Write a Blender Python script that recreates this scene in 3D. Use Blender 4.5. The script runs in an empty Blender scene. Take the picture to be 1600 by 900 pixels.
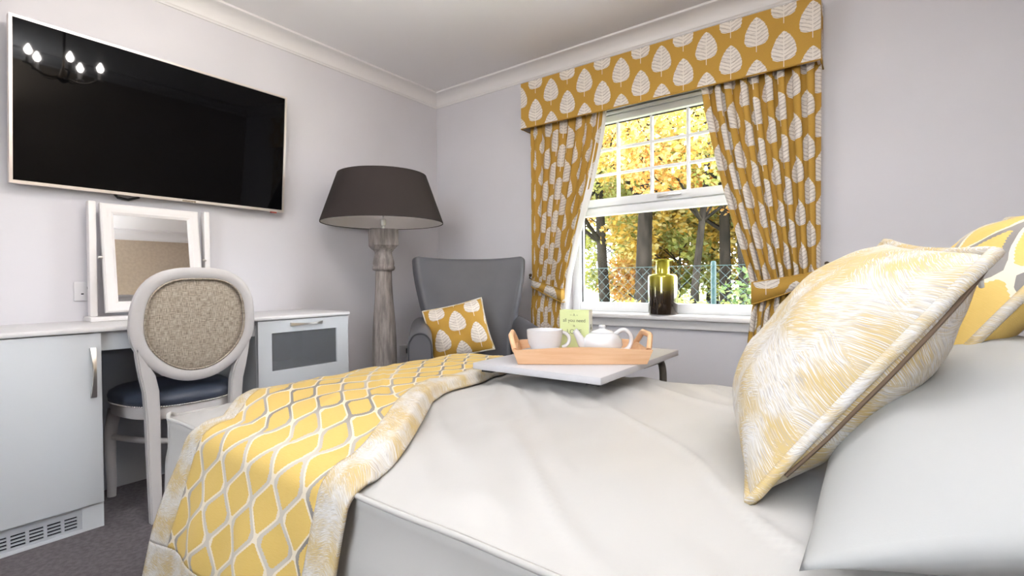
import bpy, bmesh, math, random
from mathutils import Vector, Matrix, noise
S = bpy.context.scene
COL = S.collection
PI = math.pi

# ------------------------------------------------------------------ camera
def set_camera():
    yaw, pit, rol = math.radians(36.504), math.radians(.763), math.radians(-.4965)
    fwd = Vector((-math.sin(yaw)*math.cos(pit), math.cos(yaw)*math.cos(pit), -math.sin(pit)))
    rt = Vector((math.cos(yaw), math.sin(yaw), 0)); up = rt.cross(fwd)
    r2 = rt*math.cos(rol)+up*math.sin(rol); u2 = up*math.cos(rol)-rt*math.sin(rol)
    cd = bpy.data.cameras.new('camera'); cam = bpy.data.objects.new('camera', cd); COL.objects.link(cam)
    cd.sensor_width = 36; cd.lens = 36*769.1/1600; cd.clip_start = .02; cd.clip_end = 400
    m = Matrix.Identity(4)
    for i in range(3):
        m[i][0], m[i][1], m[i][2] = r2[i], u2[i], -fwd[i]
    m.translation = Vector((0, 0, .915)); cam.matrix_world = m
    S.camera = cam
set_camera()

# ------------------------------------------------------------------ sky and exposure
SKY = 13.0
w = bpy.data.worlds.new('world'); S.world = w; w.use_nodes = True
bgn = w.node_tree.nodes['Background']; bgn.inputs[0].default_value = (.90, .95, 1, 1); bgn.inputs[1].default_value = SKY
vs = S.view_settings; vs.view_transform = 'Standard'; vs.look = 'None'; vs.gamma = 1; vs.use_curve_mapping = False
vs.exposure = 0.42
BULB = 300.0; FILL_LIGHT = 760.0  # strengths of the chandelier bulbs and of the added fill uplighter

# ------------------------------------------------------------------ shader maths helper
class Nd:
    """a float socket one can do arithmetic with"""
    def __init__(s, nt, sock): s.nt, s.k = nt, sock
    def _op(s, op, *a):
        n = s.nt.nodes.new('ShaderNodeMath'); n.operation = op
        for i, v in enumerate((s,)+a):
            if isinstance(v, Nd): s.nt.links.new(v.k, n.inputs[i])
            else: n.inputs[i].default_value = v
        return Nd(s.nt, n.outputs[0])
    def __add__(s, o): return s._op('ADD', o)
    __radd__ = __add__
    def __sub__(s, o): return s._op('SUBTRACT', o)
    def __rsub__(s, o): return (s*-1)+o
    def __mul__(s, o): return s._op('MULTIPLY', o)
    __rmul__ = __mul__
    def __truediv__(s, o): return s._op('DIVIDE', o)
    def frac(s): return s._op('FRACT')
    def abs(s): return s._op('ABSOLUTE')
    def pow(s, o): return s._op('POWER', o)
    def max(s, o): return s._op('MAXIMUM', o)
    def min(s, o): return s._op('MINIMUM', o)
    def lt(s, o): return s._op('LESS_THAN', o)
    def gt(s, o): return s._op('GREATER_THAN', o)
    def sin(s): return s._op('SINE')
    def step(s, a, b):
        n = s.nt.nodes.new('ShaderNodeMapRange'); n.interpolation_type = 'SMOOTHSTEP'
        s.nt.links.new(s.k, n.inputs[0]); n.inputs[1].default_value = a; n.inputs[2].default_value = b
        return Nd(s.nt, n.outputs[0])

class Mat:
    def __init__(s, name):
        s.m = bpy.data.materials.new(name); s.m.use_nodes = True; s.nt = s.m.node_tree
        s.b = s.nt.nodes['Principled BSDF']; s.n = 0
    def new(s, t): return s.nt.nodes.new(t)
    def coords(s, kind='UV'):
        t = s.new('ShaderNodeTexCoord'); x = s.new('ShaderNodeSeparateXYZ'); s.nt.links.new(t.outputs[kind], x.inputs[0])
        return [Nd(s.nt, o) for o in x.outputs]
    def vec(s, x, y, z=0.0):
        c = s.new('ShaderNodeCombineXYZ')
        for i, v in enumerate((x, y, z)):
            if isinstance(v, Nd): s.nt.links.new(v.k, c.inputs[i])
            else: c.inputs[i].default_value = v
        return c.outputs[0]
    def noise(s, vec, scale=1.0, detail=2.0, rough=.5):
        n = s.new('ShaderNodeTexNoise'); n.inputs['Scale'].default_value = scale; n.inputs['Detail'].default_value = detail
        n.inputs['Roughness'].default_value = rough
        if vec is not None: s.nt.links.new(vec, n.inputs['Vector'])
        return Nd(s.nt, n.outputs[0])
    def mix(s, f, a, b):
        n = s.new('ShaderNodeMix'); n.data_type = 'RGBA'
        if isinstance(f, Nd): s.nt.links.new(f.k, n.inputs[0])
        else: n.inputs[0].default_value = f
        for i, v in ((6, a), (7, b)):
            if isinstance(v, tuple): n.inputs[i].default_value = (*v, 1)
            else: s.nt.links.new(v, n.inputs[i])
        return n.outputs[2]
    def color(s, c):
        if isinstance(c, tuple): s.b.inputs['Base Color'].default_value = (*c, 1)
        else: s.nt.links.new(c, s.b.inputs['Base Color'])
        return s
    def set(s, **k):
        for a, v in k.items():
            i = s.b.inputs[a.replace('_', ' ')]
            if isinstance(v, Nd): s.nt.links.new(v.k, i)
            else: i.default_value = v
        return s
    def bump(s, h, strength=.3, dist=.002):
        n = s.new('ShaderNodeBump'); n.inputs['Strength'].default_value = strength; n.inputs['Distance'].default_value = dist
        s.nt.links.new(h.k, n.inputs['Height']); s.nt.links.new(n.outputs[0], s.b.inputs['Normal'])
        return s
    def objvec(s, sx=1, sy=1, sz=1):
        x, y, z = s.coords('Object'); return s.vec(x*sx, y*sy, z*sz)

def plain(name, c, rough=.5, spec=.5, metal=0.0, var=.0, vscale=8, bump=0, bscale=200, bdist=.001, **k):
    m = Mat(name); m.set(Roughness=rough, Metallic=metal, **{'Specular_IOR_Level': spec}); m.set(**k)
    if var:
        f = m.noise(m.objvec(), vscale, 4).step(.3, .7)
        m.color(m.mix(f, tuple(v*(1-var) for v in c), tuple(min(1, v*(1+var)) for v in c)))
    else: m.color(c)
    if bump: m.bump(m.noise(m.objvec(), bscale, 3), bump, bdist)
    return m.m

GOLD = (.44, .255, .048); CREAMY = (.74, .68, .62)
def leaf_fabric(name, zoom=1.0):
    m = Mat(name); u, v, _ = m.coords('UV')
    wob = (m.noise(m.vec(u*60, v*60), 1, 2)-.5)*.010
    PX, PY = .236*zoom, .206*zoom
    mask = None; tone = None
    for k in (0, .5):
        du = ((u/PX+k).frac()-.5)*PX; dv = ((v/PY+k).frac()-.5)*PY-.012*zoom
        t = dv/(.070*zoom); ad = du.abs()
        tt = t.min(.9999).max(-.9999)
        st0 = m.noise(m.vec(du.gt(0)*9, (dv-ad*.50)*170, k*5), 1, 2)
        wd = (st0-.5)*.012*zoom+(1-tt).pow(.72)*(1+tt).pow(.30)*(.0500*zoom)
        body = (wd+wob*.8-ad).step(0, .0015)*t.abs().lt(1)
        stem = ad.lt(.0016*zoom)*t.gt(-1.42)*t.lt(.95)
        rib = ((dv-ad*.50+wob*.9)/(.0185*zoom)).frac()
        st = m.noise(m.vec(du*30, (dv-ad*.50)*480, k*7), 1, 3, .65)
        grey = (rib.step(.62, .95)*.50+st.step(.50, .70)*.80)*ad.gt(.0022*zoom)*body
        mk = body.max(stem)
        mask = mk if mask is None else mask.max(mk)
        tone = grey if tone is None else tone.max(grey)
    weave = m.noise(m.vec(u*900, v*120), 1, 2)
    gold = m.mix(weave, tuple(c*.86 for c in GOLD), tuple(c*1.12 for c in GOLD))
    leaf = m.mix((tone*1.15).min(.88), CREAMY, (.30, .25, .22))
    m.color(m.mix(mask, gold, leaf)); m.set(Roughness=.85, Specular_IOR_Level=.25)
    m.bump(m.noise(m.vec(u*700, v*700), 1, 2), .15, .0006)
    return m.m

def feather_color(m, u, v, sc=1.0):
    big = m.noise(m.vec(u*10*sc, v*10*sc), 1, 1)
    warp = (m.noise(m.vec(u*16*sc, v*16*sc, 3.0), 1, 2)-.5)
    a1 = u*.93+v*.36; b1 = v*.93-u*.36
    a2 = u*.86-v*.50; b2 = v*.86+u*.50
    def strokes(a, b, z):
        return m.noise(m.vec(a*42*sc+warp*2, b*820*sc+warp*14, z), 1, 2.0, .55)
    sel = big.step(.46, .54)
    st = strokes(a1, b1, 1.0)*(1-sel)+strokes(a2, b2, 5.0)*sel
    s2 = strokes(a1, b1, 8.0)*(1-sel)+strokes(a2, b2, 12.0)*sel
    pat = m.noise(m.vec(u*12*sc, v*12*sc, 6.0), 1, 1)
    base = m.mix(pat.step(.38, .62), (.52, .395, .18), (.54, .475, .35))
    base = m.mix((s2+pat*.5-.25).step(.48, .58), base, (.63, .62, .61))
    base = m.mix((1-st).step(.53, .63)*.75, base, (.36, .335, .33))
    return base, st

def feather_fabric(name, sc=1.0):
    m = Mat(name); u, v, _ = m.coords('UV'); c, st = feather_color(m, u, v, sc)
    m.color(c); m.set(Roughness=.6, Specular_IOR_Level=.35); m.bump(st, .25, .0012)
    return m.m

def ogee_fabric(name, px=.105, py=.110, silver=(.21, .195, .19)):
    m = Mat(name); u, v, _ = m.coords('UV')
    wob = (m.noise(m.vec(u*25, v*25), 1, 2)-.5)*.05
    zig = ((v*190).frac()-.5).abs()*.10
    cell = []
    for k in (0, .5):
        a = (((u/px+k).frac()-.5).abs())*2; b = (((v/py+k).frac()-.5).abs())*2
        r = (a*.5+b*.5).max(a*.61).max(b*.53)
        cell.append(r+wob*.22)
    A, B = cell
    yel_n = m.noise(m.vec(u*60, v*800), 1, 2)
    yel = m.mix(yel_n, (.60, .41, .105), (.67, .485, .16))
    isA = A.lt(B)
    edgeA = (A+zig*.5).gt(.408)*isA
    edgeB = (B+zig*.3).gt(.45)*(1-isA)
    sheen = m.noise(m.vec(u*3, v*2.2, 9.0), 1, 1).step(.40, .60)  # paler grey patches paint a lit sheen onto the outlines
    gcol = m.mix(sheen, silver, (.52, .48, .42))
    c = m.mix(edgeA, yel, gcol)
    c = m.mix(edgeB*.9, c, (.72, .66, .56))
    m.color(c); m.set(Roughness=.55, Specular_IOR_Level=.4)
    m.bump(m.noise(m.vec(u*300, v*900), 1, 2)+edgeA*.6+edgeB*.4, .25, .0012)
    return m.m

def wood_mat(name, c1, c2, sx, sy, sz, rough=.5, bump=.15):
    m = Mat(name); x, y, z = m.coords('Object')
    f = m.noise(m.vec(x*sx, y*sy, z*sz), 1, 5, .6)
    m.color(m.mix(f.step(.3, .7), c1, c2)); m.set(Roughness=rough, Specular_IOR_Level=.5 if rough < .85 else .05); m.bump(f, bump, .002)
    return m.m

def glass_mat(name, tint=(1, 1, 1), gloss=.05):
    m = Mat(name); nt = m.nt; nt.nodes.remove(m.b)
    tr = m.new('ShaderNodeBsdfTransparent'); tr.inputs[0].default_value = (*tint, 1)
    gl = m.new('ShaderNodeBsdfGlossy'); gl.inputs['Roughness'].default_value = .01
    fr = m.new('ShaderNodeLayerWeight'); fr.inputs[0].default_value = .12
    mx = m.new('ShaderNodeMixShader')
    f = Nd(nt, fr.outputs['Fresnel'])*.8+gloss*.2
    nt.links.new(f.k, mx.inputs[0]); nt.links.new(tr.outputs[0], mx.inputs[1]); nt.links.new(gl.outputs[0], mx.inputs[2])
    nt.links.new(mx.outputs[0], nt.nodes['Material Output'].inputs[0])
    return m.m

def frosted(name):
    m = Mat(name); nt = m.nt; m.color((.20, .21, .23)); m.set(Roughness=.22)
    tr = m.new('ShaderNodeBsdfTransparent'); tr.inputs[0].default_value = (.8, .82, .84, 1)
    mx = m.new('ShaderNodeMixShader'); mx.inputs[0].default_value = .5
    nt.links.new(tr.outputs[0], mx.inputs[1]); nt.links.new(m.b.outputs[0], mx.inputs[2])
    nt.links.new(mx.outputs[0], nt.nodes['Material Output'].inputs[0])
    return m.m

def emit_mat(name, c, s):
    m = Mat(name); m.color(c); m.set(Emission_Color=(*c, 1), Emission_Strength=s); return m.m

M = {}
M['wall'] = plain('lavender_wall_paint', (.655, .64, .675), .7, .3, var=.015, vscale=3, bump=.06, bscale=140)
M['beige'] = plain('beige_wallpaper', (.50, .41, .32), .8, .2, var=.05, vscale=40, bump=.1, bscale=120)
M['ceiling'] = plain('ceiling_paint', (.90, .885, .895), .85, .2, bump=.04, bscale=90)
M['white'] = plain('white_gloss_paint', (.80, .78, .78), .35, .4)
M['upvc'] = plain('white_plastic', (.84, .85, .87), .28, .5)
M['desk'] = plain('pale_grey_laminate', (.60, .63, .67), .42, .4)
M['desk_in'] = plain('grey_carcass_board', (.42, .44, .48), .6, .3)
M['worktop'] = plain('white_laminate_top', (.70, .69, .70), .38, .45)
M['chrome'] = plain('brushed_steel', (.72, .70, .67), .28, .5, 1.0)
M['chairpaint'] = plain('grey_painted_wood', (.50, .48, .48), .42, .4, var=.02)
M['mirrorpaint'] = plain('ivory_painted_wood', (.76, .73, .72), .4, .4)
M['navy'] = plain('dark_blue_leather', (.040, .050, .075), .42, .45, bump=.2, bscale=260)
M['black'] = plain('black_plastic', (.012, .012, .014), .4, .4)
M['dark'] = plain('hole_shade_black', (.01, .01, .012), .9, .1)  # near-black colour standing in for shade inside slots and holes
M['bezel'] = plain('silver_plastic', (.72, .66, .62), .35, .5, .6)
M['screen'] = plain('black_glass_screen', (.0015, .0015, .002), .035, .22, IOR=1.38)
M['shade'] = plain('charcoal_lampshade_cloth', (.034, .027, .026), .85, .2, bump=.3, bscale=420)
M['shade_in'] = plain('pale_shade_lining', (.80, .76, .74), .8, .2)
M['leather'] = plain('grey_leather', (.088, .088, .100), .46, .4, var=.06, vscale=6, bump=.22, bscale=260)
M['leather_pipe'] = plain('dark_leather_piping', (.05, .05, .058), .5, .35)
M['cream'] = plain('cream_satin_cotton', (.430, .422, .412), .42, .35, var=.015, vscale=3, bump=.05, bscale=600, Sheen_Weight=.15)
M['pillow'] = plain('white_cotton', (.365, .372, .372), .55, .3, bump=.05, bscale=600)
M['carpet'] = plain('grey_mauve_carpet', (.145, .131, .141), .95, .1, var=.16, vscale=60, bump=.9, bscale=420, bdist=.004)
M['mirror'] = plain('mirror_glass', (.9, .9, .9), .01, .5, 1.0)
M['porcelain'] = plain('white_porcelain', (.66, .67, .70), .16, .5)
M['tray'] = wood_mat('beech_wood', (.62, .36, .20), (.70, .45, .27), 7, 40, 90, .4, .05)
M['lampwood'] = wood_mat('weathered_grey_wood', (.16, .14, .135), (.36, .32, .30), 40, 40, 5, .7, .5)
M['tablewhite'] = plain('white_melamine', (.50, .50, .53), .35, .4)
M['tube'] = plain('bronze_painted_tube', (.20, .19, .17), .35, .5, .8)
M['leaf'] = leaf_fabric('gold_leaf_print_cotton')
M['leaf_small'] = leaf_fabric('gold_leaf_print_cushion_cloth', .88)
M['gold'] = plain('gold_cotton', GOLD, .85, .2)
M['lining'] = plain('white_curtain_lining', (.84, .82, .80), .8, .2)
M['feather'] = feather_fabric('brushstroke_jacquard')
M['feather_small'] = feather_fabric('brushstroke_border_jacquard', 1.5)
M['ogee'] = ogee_fabric('yellow_ogee_jacquard')
M['ogee_big'] = ogee_fabric('yellow_ogee_cushion_jacquard', .155, .175)
M['pane'] = glass_mat('window_glass')
M['cabinet_glass'] = frosted('cabinet_glass')
M['card_green'] = plain('pale_green_card', (.60, .66, .34), .6, .3)
M['card_pale'] = plain('pale_ivory_card', (.74, .76, .68), .6, .3)
M['ink'] = plain('grey_green_ink', (.20, .22, .15), .7, .2)
M['socket'] = plain('white_socket_plastic', (.66, .65, .67), .3, .5)
M['fence'] = plain('green_coated_steel', (.003, .028, .026), .45, .4)
M['wire'] = plain('galvanised_wire', (.045, .075, .075), .5, .4, .3)
M['bark'] = wood_mat('dark_bark', (.010, .009, .008), (.036, .030, .025), 9, 9, 2.2, .9, .8)
M['grass'] = plain('lawn_with_leaves', (.28, .30, .11), .95, .1, var=.5, vscale=3)
M['bulb'] = emit_mat('glowing_bulb', (1, .95, .90), BULB)
M['fill_glow'] = emit_mat('fill_lamp_glow', (.93, .97, 1), FILL_LIGHT)  # glow of the added fill uplighter
M['brass'] = plain('dark_bronze', (.10, .075, .05), .35, .5, .9)
M['headboard'] = plain('beige_upholstery', (.52, .43, .38), .8, .2, bump=.15, bscale=400)
M['zip'] = plain('brown_zip_tape', (.16, .11, .075), .6, .3)
M['nail'] = plain('polished_nickel', (.85, .83, .80), .2, .5, 1.0)
def linen():
    m = Mat('oatmeal_linen'); x, y, z = m.coords('Object')
    a = m.noise(m.vec(y*45, z*420), 1, 2); b = m.noise(m.vec(y*420, z*45), 1, 2)
    f = (a*.5+b*.5).step(.36, .64)
    m.color(m.mix(f, (.20, .165, .13), (.47, .41, .34))); m.set(Roughness=.9, Specular_IOR_Level=.15); m.bump(f, .4, .001)
    return m.m
M['linen'] = linen()
def vase_mat():
    m = Mat('olive_ombre_glass'); x, y, z = m.coords('Object')
    f = z.step(.075, .20)
    m.color(m.mix(f, (.030, .018, .010), (.55, .50, .04))); m.set(Roughness=.08, Specular_IOR_Level=.8, Metallic=.55, Coat_Weight=.6, Coat_Roughness=.03)
    return m.m
M['vase'] = vase_mat()
def foliage_mat(name, a, b, c):
    m = Mat(name); g = m.new('ShaderNodeNewGeometry')
    r = Nd(m.nt, g.outputs['Random Per Island'])
    m.color(m.mix(r.step(.4, 1), m.mix(r.step(0, .5), a, b), c))
    m.set(Roughness=.8, Specular_IOR_Level=.05)
    tl = m.new('ShaderNodeBsdfTranslucent'); m.nt.links.new(m.b.inputs['Base Color'].links[0].from_socket, tl.inputs[0])
    mx = m.new('ShaderNodeMixShader'); mx.inputs[0].default_value = .45
    m.nt.links.new(m.b.outputs[0], mx.inputs[1]); m.nt.links.new(tl.outputs[0], mx.inputs[2])
    m.nt.links.new(mx.outputs[0], m.nt.nodes['Material Output'].inputs[0])
    return m.m
M['fol_gold'] = foliage_mat('golden_leaves', (.40, .24, .04), (.50, .35, .08), (.52, .46, .22))
M['fol_orange'] = foliage_mat('orange_leaves', (.42, .17, .04), (.50, .28, .08), (.54, .42, .20))
M['fol_lime'] = foliage_mat('yellow_green_leaves', (.20, .24, .06), (.40, .38, .11), (.34, .38, .17))
M['fol_green'] = foliage_mat('green_leaves', (.05, .09, .03), (.11, .16, .06), (.22, .26, .12))

# ------------------------------------------------------------------ mesh helpers
def root_off(parent):
    off = Vector((0, 0, 0)); o = parent
    while o is not None: off += o.location; o = o.parent
    return off

def link(name, me, mat, parent=None, world=False, smooth=None, kind=None):
    o = bpy.data.objects.new(name, me); COL.objects.link(o)
    if mat is not None: me.materials.append(mat)
    if world and parent is not None: me.transform(Matrix.Translation(-root_off(parent)))
    if parent is not None: o.parent = parent
    if smooth:
        for p in me.polygons: p.use_smooth = True
        if smooth is not True: me.set_sharp_from_angle(angle=math.radians(smooth))
    if kind: o['kind'] = kind
    return o

def thing(name, label, cat, loc=(0, 0, 0), rotz=0, group=None):
    o = bpy.data.objects.new(name, None); COL.objects.link(o); o.location = loc; o.rotation_euler = (0, 0, rotz)
    o.empty_display_size = .05
    o['label'] = label; o['category'] = cat
    if group: o['group'] = group
    return o

def tag(o, label, cat, group=None):
    o['label'] = label; o['category'] = cat
    if group: o['group'] = group
    return o

def me_from(name, vs, fs, uv=None):
    me = bpy.data.meshes.new(name); me.from_pydata([tuple(v) for v in vs], [], fs)
    if uv is not None:
        l = me.uv_layers.new(name='UVMap')
        for p in me.polygons:
            for li in p.loop_indices: l.data[li].uv = uv[me.loops[li].vertex_index]
    return me

def bm_me(name, bm, recalc=True):
    if recalc: bmesh.ops.recalc_face_normals(bm, faces=bm.faces)
    me = bpy.data.meshes.new(name); bm.to_mesh(me); bm.free(); return me

def add_box(bm, x0, x1, y0, y1, z0, z1, bevel=0, seg=2):
    b2 = bmesh.new()
    r = bmesh.ops.create_cube(b2, size=1)
    for v in r['verts']:
        v.co = Vector(((x0+x1)/2+v.co.x*(x1-x0), (y0+y1)/2+v.co.y*(y1-y0), (z0+z1)/2+v.co.z*(z1-z0)))
    if bevel: bmesh.ops.bevel(b2, geom=list(b2.edges), offset=bevel, segments=seg, profile=.5, affect='EDGES')
    me = bpy.data.meshes.new('t'); b2.to_mesh(me); b2.free(); bm.from_mesh(me); bpy.data.meshes.remove(me)

def box(name, x0, x1, y0, y1, z0, z1, mat, parent=None, bevel=0, world=True, kind=None):
    bm = bmesh.new(); add_box(bm, x0, x1, y0, y1, z0, z1, bevel)
    return link(name, bm_me(name, bm), mat, parent, world, 35 if bevel else None, kind)

def boxes(name, lst, mat, parent=None, bevel=0, world=True, kind=None):
    bm = bmesh.new()
    for b in lst: add_box(bm, *b, bevel)
    return link(name, bm_me(name, bm), mat, parent, world, 35 if bevel else None, kind)

def add_tube(bm, pts, rad, seg=10, closed=False, caps=True, sx=1.0):
    pts = [Vector(p) for p in pts]; n = len(pts)
    if not isinstance(rad, (list, tuple)): rad = [rad]*n
    rings = []; up = None
    for i, p in enumerate(pts):
        if closed: t = pts[(i+1) % n]-pts[i-1]
        else: t = pts[min(i+1, n-1)]-pts[max(i-1, 0)]
        t.normalize()
        if up is None:
            up = Vector((0, 0, 1)) if abs(t.z) < .9 else Vector((1, 0, 0))
        a = (up-t*up.dot(t)).normalized(); b = t.cross(a); up = a
        rings.append([bm.verts.new(p+(a*math.cos(2*PI*k/seg)*sx+b*math.sin(2*PI*k/seg))*rad[i]) for k in range(seg)])
    m = n if closed else n-1
    for i in range(m):
        A, B = rings[i], rings[(i+1) % n]
        for k in range(seg): bm.faces.new((A[k], A[(k+1) % seg], B[(k+1) % seg], B[k]))
    if caps and not closed:
        bm.faces.new(rings[0][::-1]); bm.faces.new(rings[-1])

def tube(name, pts, rad, mat, parent=None, seg=10, closed=False, world=True, kind=None, sx=1.0):
    bm = bmesh.new(); add_tube(bm, pts, rad, seg, closed, sx=sx)
    return link(name, bm_me(name, bm), mat, parent, world, 60, kind)

def add_lathe(bm, prof, c=(0, 0, 0), seg=32, closed=False):
    rings = []
    for r, z in prof:
        if r < 1e-5: rings.append([bm.verts.new((c[0], c[1], c[2]+z))])
        else: rings.append([bm.verts.new((c[0]+r*math.cos(2*PI*k/seg), c[1]+r*math.sin(2*PI*k/seg), c[2]+z)) for k in range(seg)])
    pairs = list(zip(rings, rings[1:]))
    if closed: pairs.append((rings[-1], rings[0]))
    for A, B in pairs:
        for k in range(seg):
            k2 = (k+1) % seg
            f = [A[k % len(A)], A[k2 % len(A)], B[k2 % len(B)], B[k % len(B)]]
            g = []
            for v in f:
                if v not in g: g.append(v)
            if len(g) > 2: bm.faces.new(g)

def lathe(name, prof, c, mat, parent=None, seg=32, world=True, closed=False, smooth=40):
    bm = bmesh.new(); add_lathe(bm, prof, c, seg, closed)
    return link(name, bm_me(name, bm), mat, parent, world, smooth)

def surf(name, f, nu, nv, mat, parent=None, uvf=None, thick=0, world=True, offset=-1, subsurf=0, kind=None, wrap=False):
    vs, uv, fs = [], [], []
    for j in range(nv+1):
        for i in range(nu+1):
            u, v = i/nu, j/nv
            vs.append(f(u, v)); uv.append(uvf(u, v) if uvf else (u, v))
    for j in range(nv):
        for i in range(nu):
            a = j*(nu+1)+i
            fs.append((a, a+1, a+nu+2, a+nu+1))
    o = link(name, me_from(name, vs, fs, uv), mat, parent, world, True, kind)
    if thick:
        s = o.modifiers.new('solid', 'SOLIDIFY'); s.thickness = thick; s.offset = offset
    if subsurf:
        s = o.modifiers.new('sub', 'SUBSURF'); s.levels = subsurf; s.render_levels = subsurf
    return o

def sstep(a, b, x):
    t = max(0, min(1, (x-a)/(b-a))); return t*t*(3-2*t)
def lerp(a, b, t): return a+(b-a)*t
def interp(pts, x):
    if x <= pts[0][0]: return pts[0][1]
    for (x0, y0), (x1, y1) in zip(pts, pts[1:]):
        if x <= x1: return lerp(y0, y1, (x-x0)/(x1-x0))
    return pts[-1][1]
def nz(x, y, z=0.0): return noise.noise(Vector((x, y, z)))

# ------------------------------------------------------------------ the room
XL, XR, YB, YF, ZC = -2.80, .62, 2.80, -1.60, 2.372
WX0, WX1, WZ0, WZ1 = -1.63, -.36, .715, 1.985           # window opening in the back wall
def structure():
    box('floor', XL-.1, XR+.1, YF-.1, YB+.22, -.1, 0, M['carpet'], kind='structure')
    box('ceiling', XL-.1, XR+.1, YF-.1, YB+.22, ZC, ZC+.1, M['ceiling'], kind='structure')
    box('wall_left', XL-.1, XL, YF, YB, 0, ZC, M['wall'], kind='structure')
    box('wall_right', XR, XR+.1, YF, YB, 0, ZC, M['beige'], kind='structure')
    y0, y1 = YB, YB+.22
    boxes('wall_back', [(XL-.1, WX0, y0, y1, 0, ZC), (WX1, XR+.1, y0, y1, 0, ZC), (WX0, WX1, y0, y1, 0, WZ0-.03), (WX0, WX1, y0, y1, WZ1, ZC)], M['wall'], kind='structure')
    y0, y1 = YF-.1, YF
    boxes('wall_front', [(XL-.1, -.95, y0, y1, 0, ZC), (.35, XR+.1, y0, y1, 0, ZC), (-.95, .35, y0, y1, 0, 1.0), (-.95, .35, y0, y1, 2.1, ZC)], M['wall'], kind='structure')
    # coving: swept profile (out from wall, down from ceiling)
    prof = [(0, -.088), (.006, -.088), (.008, -.082), (.012, -.078)]
    for k in range(9):
        a = k/8*PI/2
        prof.append((.014+.070*(1-math.cos(a)), -.076+.062*math.sin(a)))
    prof += [(.088, -.012), (.094, -.011), (.094, 0), (0, 0)]
    def coving(name, a, b, nx, ny, ma, mb):
        a, b = Vector(a), Vector(b); d = (b-a).normalized(); n = Vector((nx, ny, 0)); vs = []
        for p, s, m in ((a, 1, ma), (b, -1, mb)):
            for o, z in prof: vs.append(p+n*o+d*(s*o*m)+Vector((0, 0, ZC+z)))
        k = len(prof)
        fs = [(i, i+1, k+i+1, k+i) for i in range(k-1)]
        link(name, me_from(name, vs, fs), M['white'], smooth=30, kind='structure')
    coving('trim_1', (XL, YF, 0), (XL, YB, 0), 1, 0, 1, 1)
    coving('trim_2', (XL, YB, 0), (XR, YB, 0), 0, -1, 1, 1)
    coving('trim_3', (XR, YB, 0), (XR, YF, 0), -1, 0, 1, 1)
    coving('trim_4', (XR, YF, 0), (XL, YF, 0), 0, 1, 1, 1)
    box('baseboard_left', XL, XL+.018, YF, YB, 0, .12, M['white'], bevel=.004, kind='structure')
    box('baseboard_back', XL+.018, XR, YB-.018, YB, 0, .12, M['white'], bevel=.004, kind='structure')
    box('baseboard_right', XR-.018, XR, YF, YB-.018, 0, .12, M['white'], bevel=.004, kind='structure')
    # window board and apron below the window
    o = box('trim_5', WX0-.07, WX1+.07, 2.725, YB+.16, .690, .718, M['white'], bevel=.009, kind='structure')
    o = box('trim_6', WX0-.05, WX1+.05, 2.772, YB, .640, .690, M['white'], bevel=.004, kind='structure')
structure()

def window_back():
    r = thing('window_1', 'white framed sash style window with small panes above one large pane', 'window', (-.99, 2.9, WZ0+.003))
    r['kind'] = 'structure'; del r['category']
    F0, F1 = 2.885, 2.955
    gx0, gx1 = -1.575, -.415
    boxes('outer_frame', [(WX0, gx0, F0, F1, .718, WZ1), (gx1, WX1, F0, F1, .718, WZ1), (gx0, gx1, F0, F1, .718, .775), (gx0, gx1, F0, F1, 1.945, WZ1), (gx0, gx1, F0+.005, F1, 1.336, 1.385)], M['upvc'], r, .004)
    sx0, sx1 = -1.531, -.441
    boxes('opening_sash', [(gx0, sx0, F0-.012, F1-.02, 1.388, 1.952), (sx1, gx1, F0-.012, F1-.02, 1.388, 1.952), (sx0, sx1, F0-.012, F1-.02, 1.388, 1.437), (sx0, sx1, F0-.012, F1-.02, 1.912, 1.952)], M['upvc'], r, .005)
    n = 5; st = (sx1-sx0)/n
    for k in range(1, n): box('glazing_bar', sx0+st*k-.0085, sx0+st*k+.0085, 2.905, 2.93, 1.437, 1.912, M['upvc'], r, .003)
    for k in (1, 2): box('glazing_bar', sx0, sx1, 2.9055, 2.9295, 1.437+.1583*k-.0085, 1.437+.1583*k+.0085, M['upvc'], r, .003)
    for i in range(n):
        for j in range(3):
            box('pane', sx0+st*i+.004, sx0+st*(i+1)-.004, 2.915, 2.921, 1.437+.1583*j+.004, 1.437+.1583*(j+1)-.004, M['pane'], r)
    o = box('large_pane', gx0-.004, gx1+.004, 2.925, 2.931, .772, 1.34, M['pane'], r)
    boxes('pane_gasket', [(gx0, gx0+.006, 2.915, 2.925, .775, 1.336), (sx0, sx1, 2.908, 2.914, 1.906, 1.912)], M['black'], r)
    h = boxes('handle', [(-1.045, -.985, 2.862, 2.8735, 1.402, 1.424), (-1.03, -.90, 2.848, 2.860, 1.407, 1.420), (-1.03, -1.005, 2.85, 2.865, 1.407, 1.420)], M['chrome'], r, .003)
    boxes('trickle_vent', [(-1.40, -.60, 2.862, 2.885, 1.956, 1.972), (-1.25, -.75, 2.857, 2.862, 1.950, 1.958)], M['upvc'], r, .003)
    f = thing('fill_window', 'added out-of-view window behind the bed side for fill daylight', 'window', (-.3, YF-.05, 1.0)); f['kind'] = 'structure'; del f['category']  # added window, never in view, lets in fill daylight
    boxes('outer_frame', [(-.95, -.89, YF-.08, YF-.02, 1.0, 2.1), (.29, .35, YF-.08, YF-.02, 1.0, 2.1), (-.89, .29, YF-.08, YF-.02, 1.0, 1.06), (-.89, .29, YF-.08, YF-.02, 2.04, 2.1), (-.33, -.27, YF-.08, YF-.02, 1.06, 2.04)], M['upvc'], f, .004)
    box('pane', -.89, -.33, YF-.055, YF-.05, 1.06, 2.04, M['pane'], f); box('pane', -.27, .29, YF-.055, YF-.05, 1.06, 2.04, M['pane'], f)
window_back()

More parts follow.
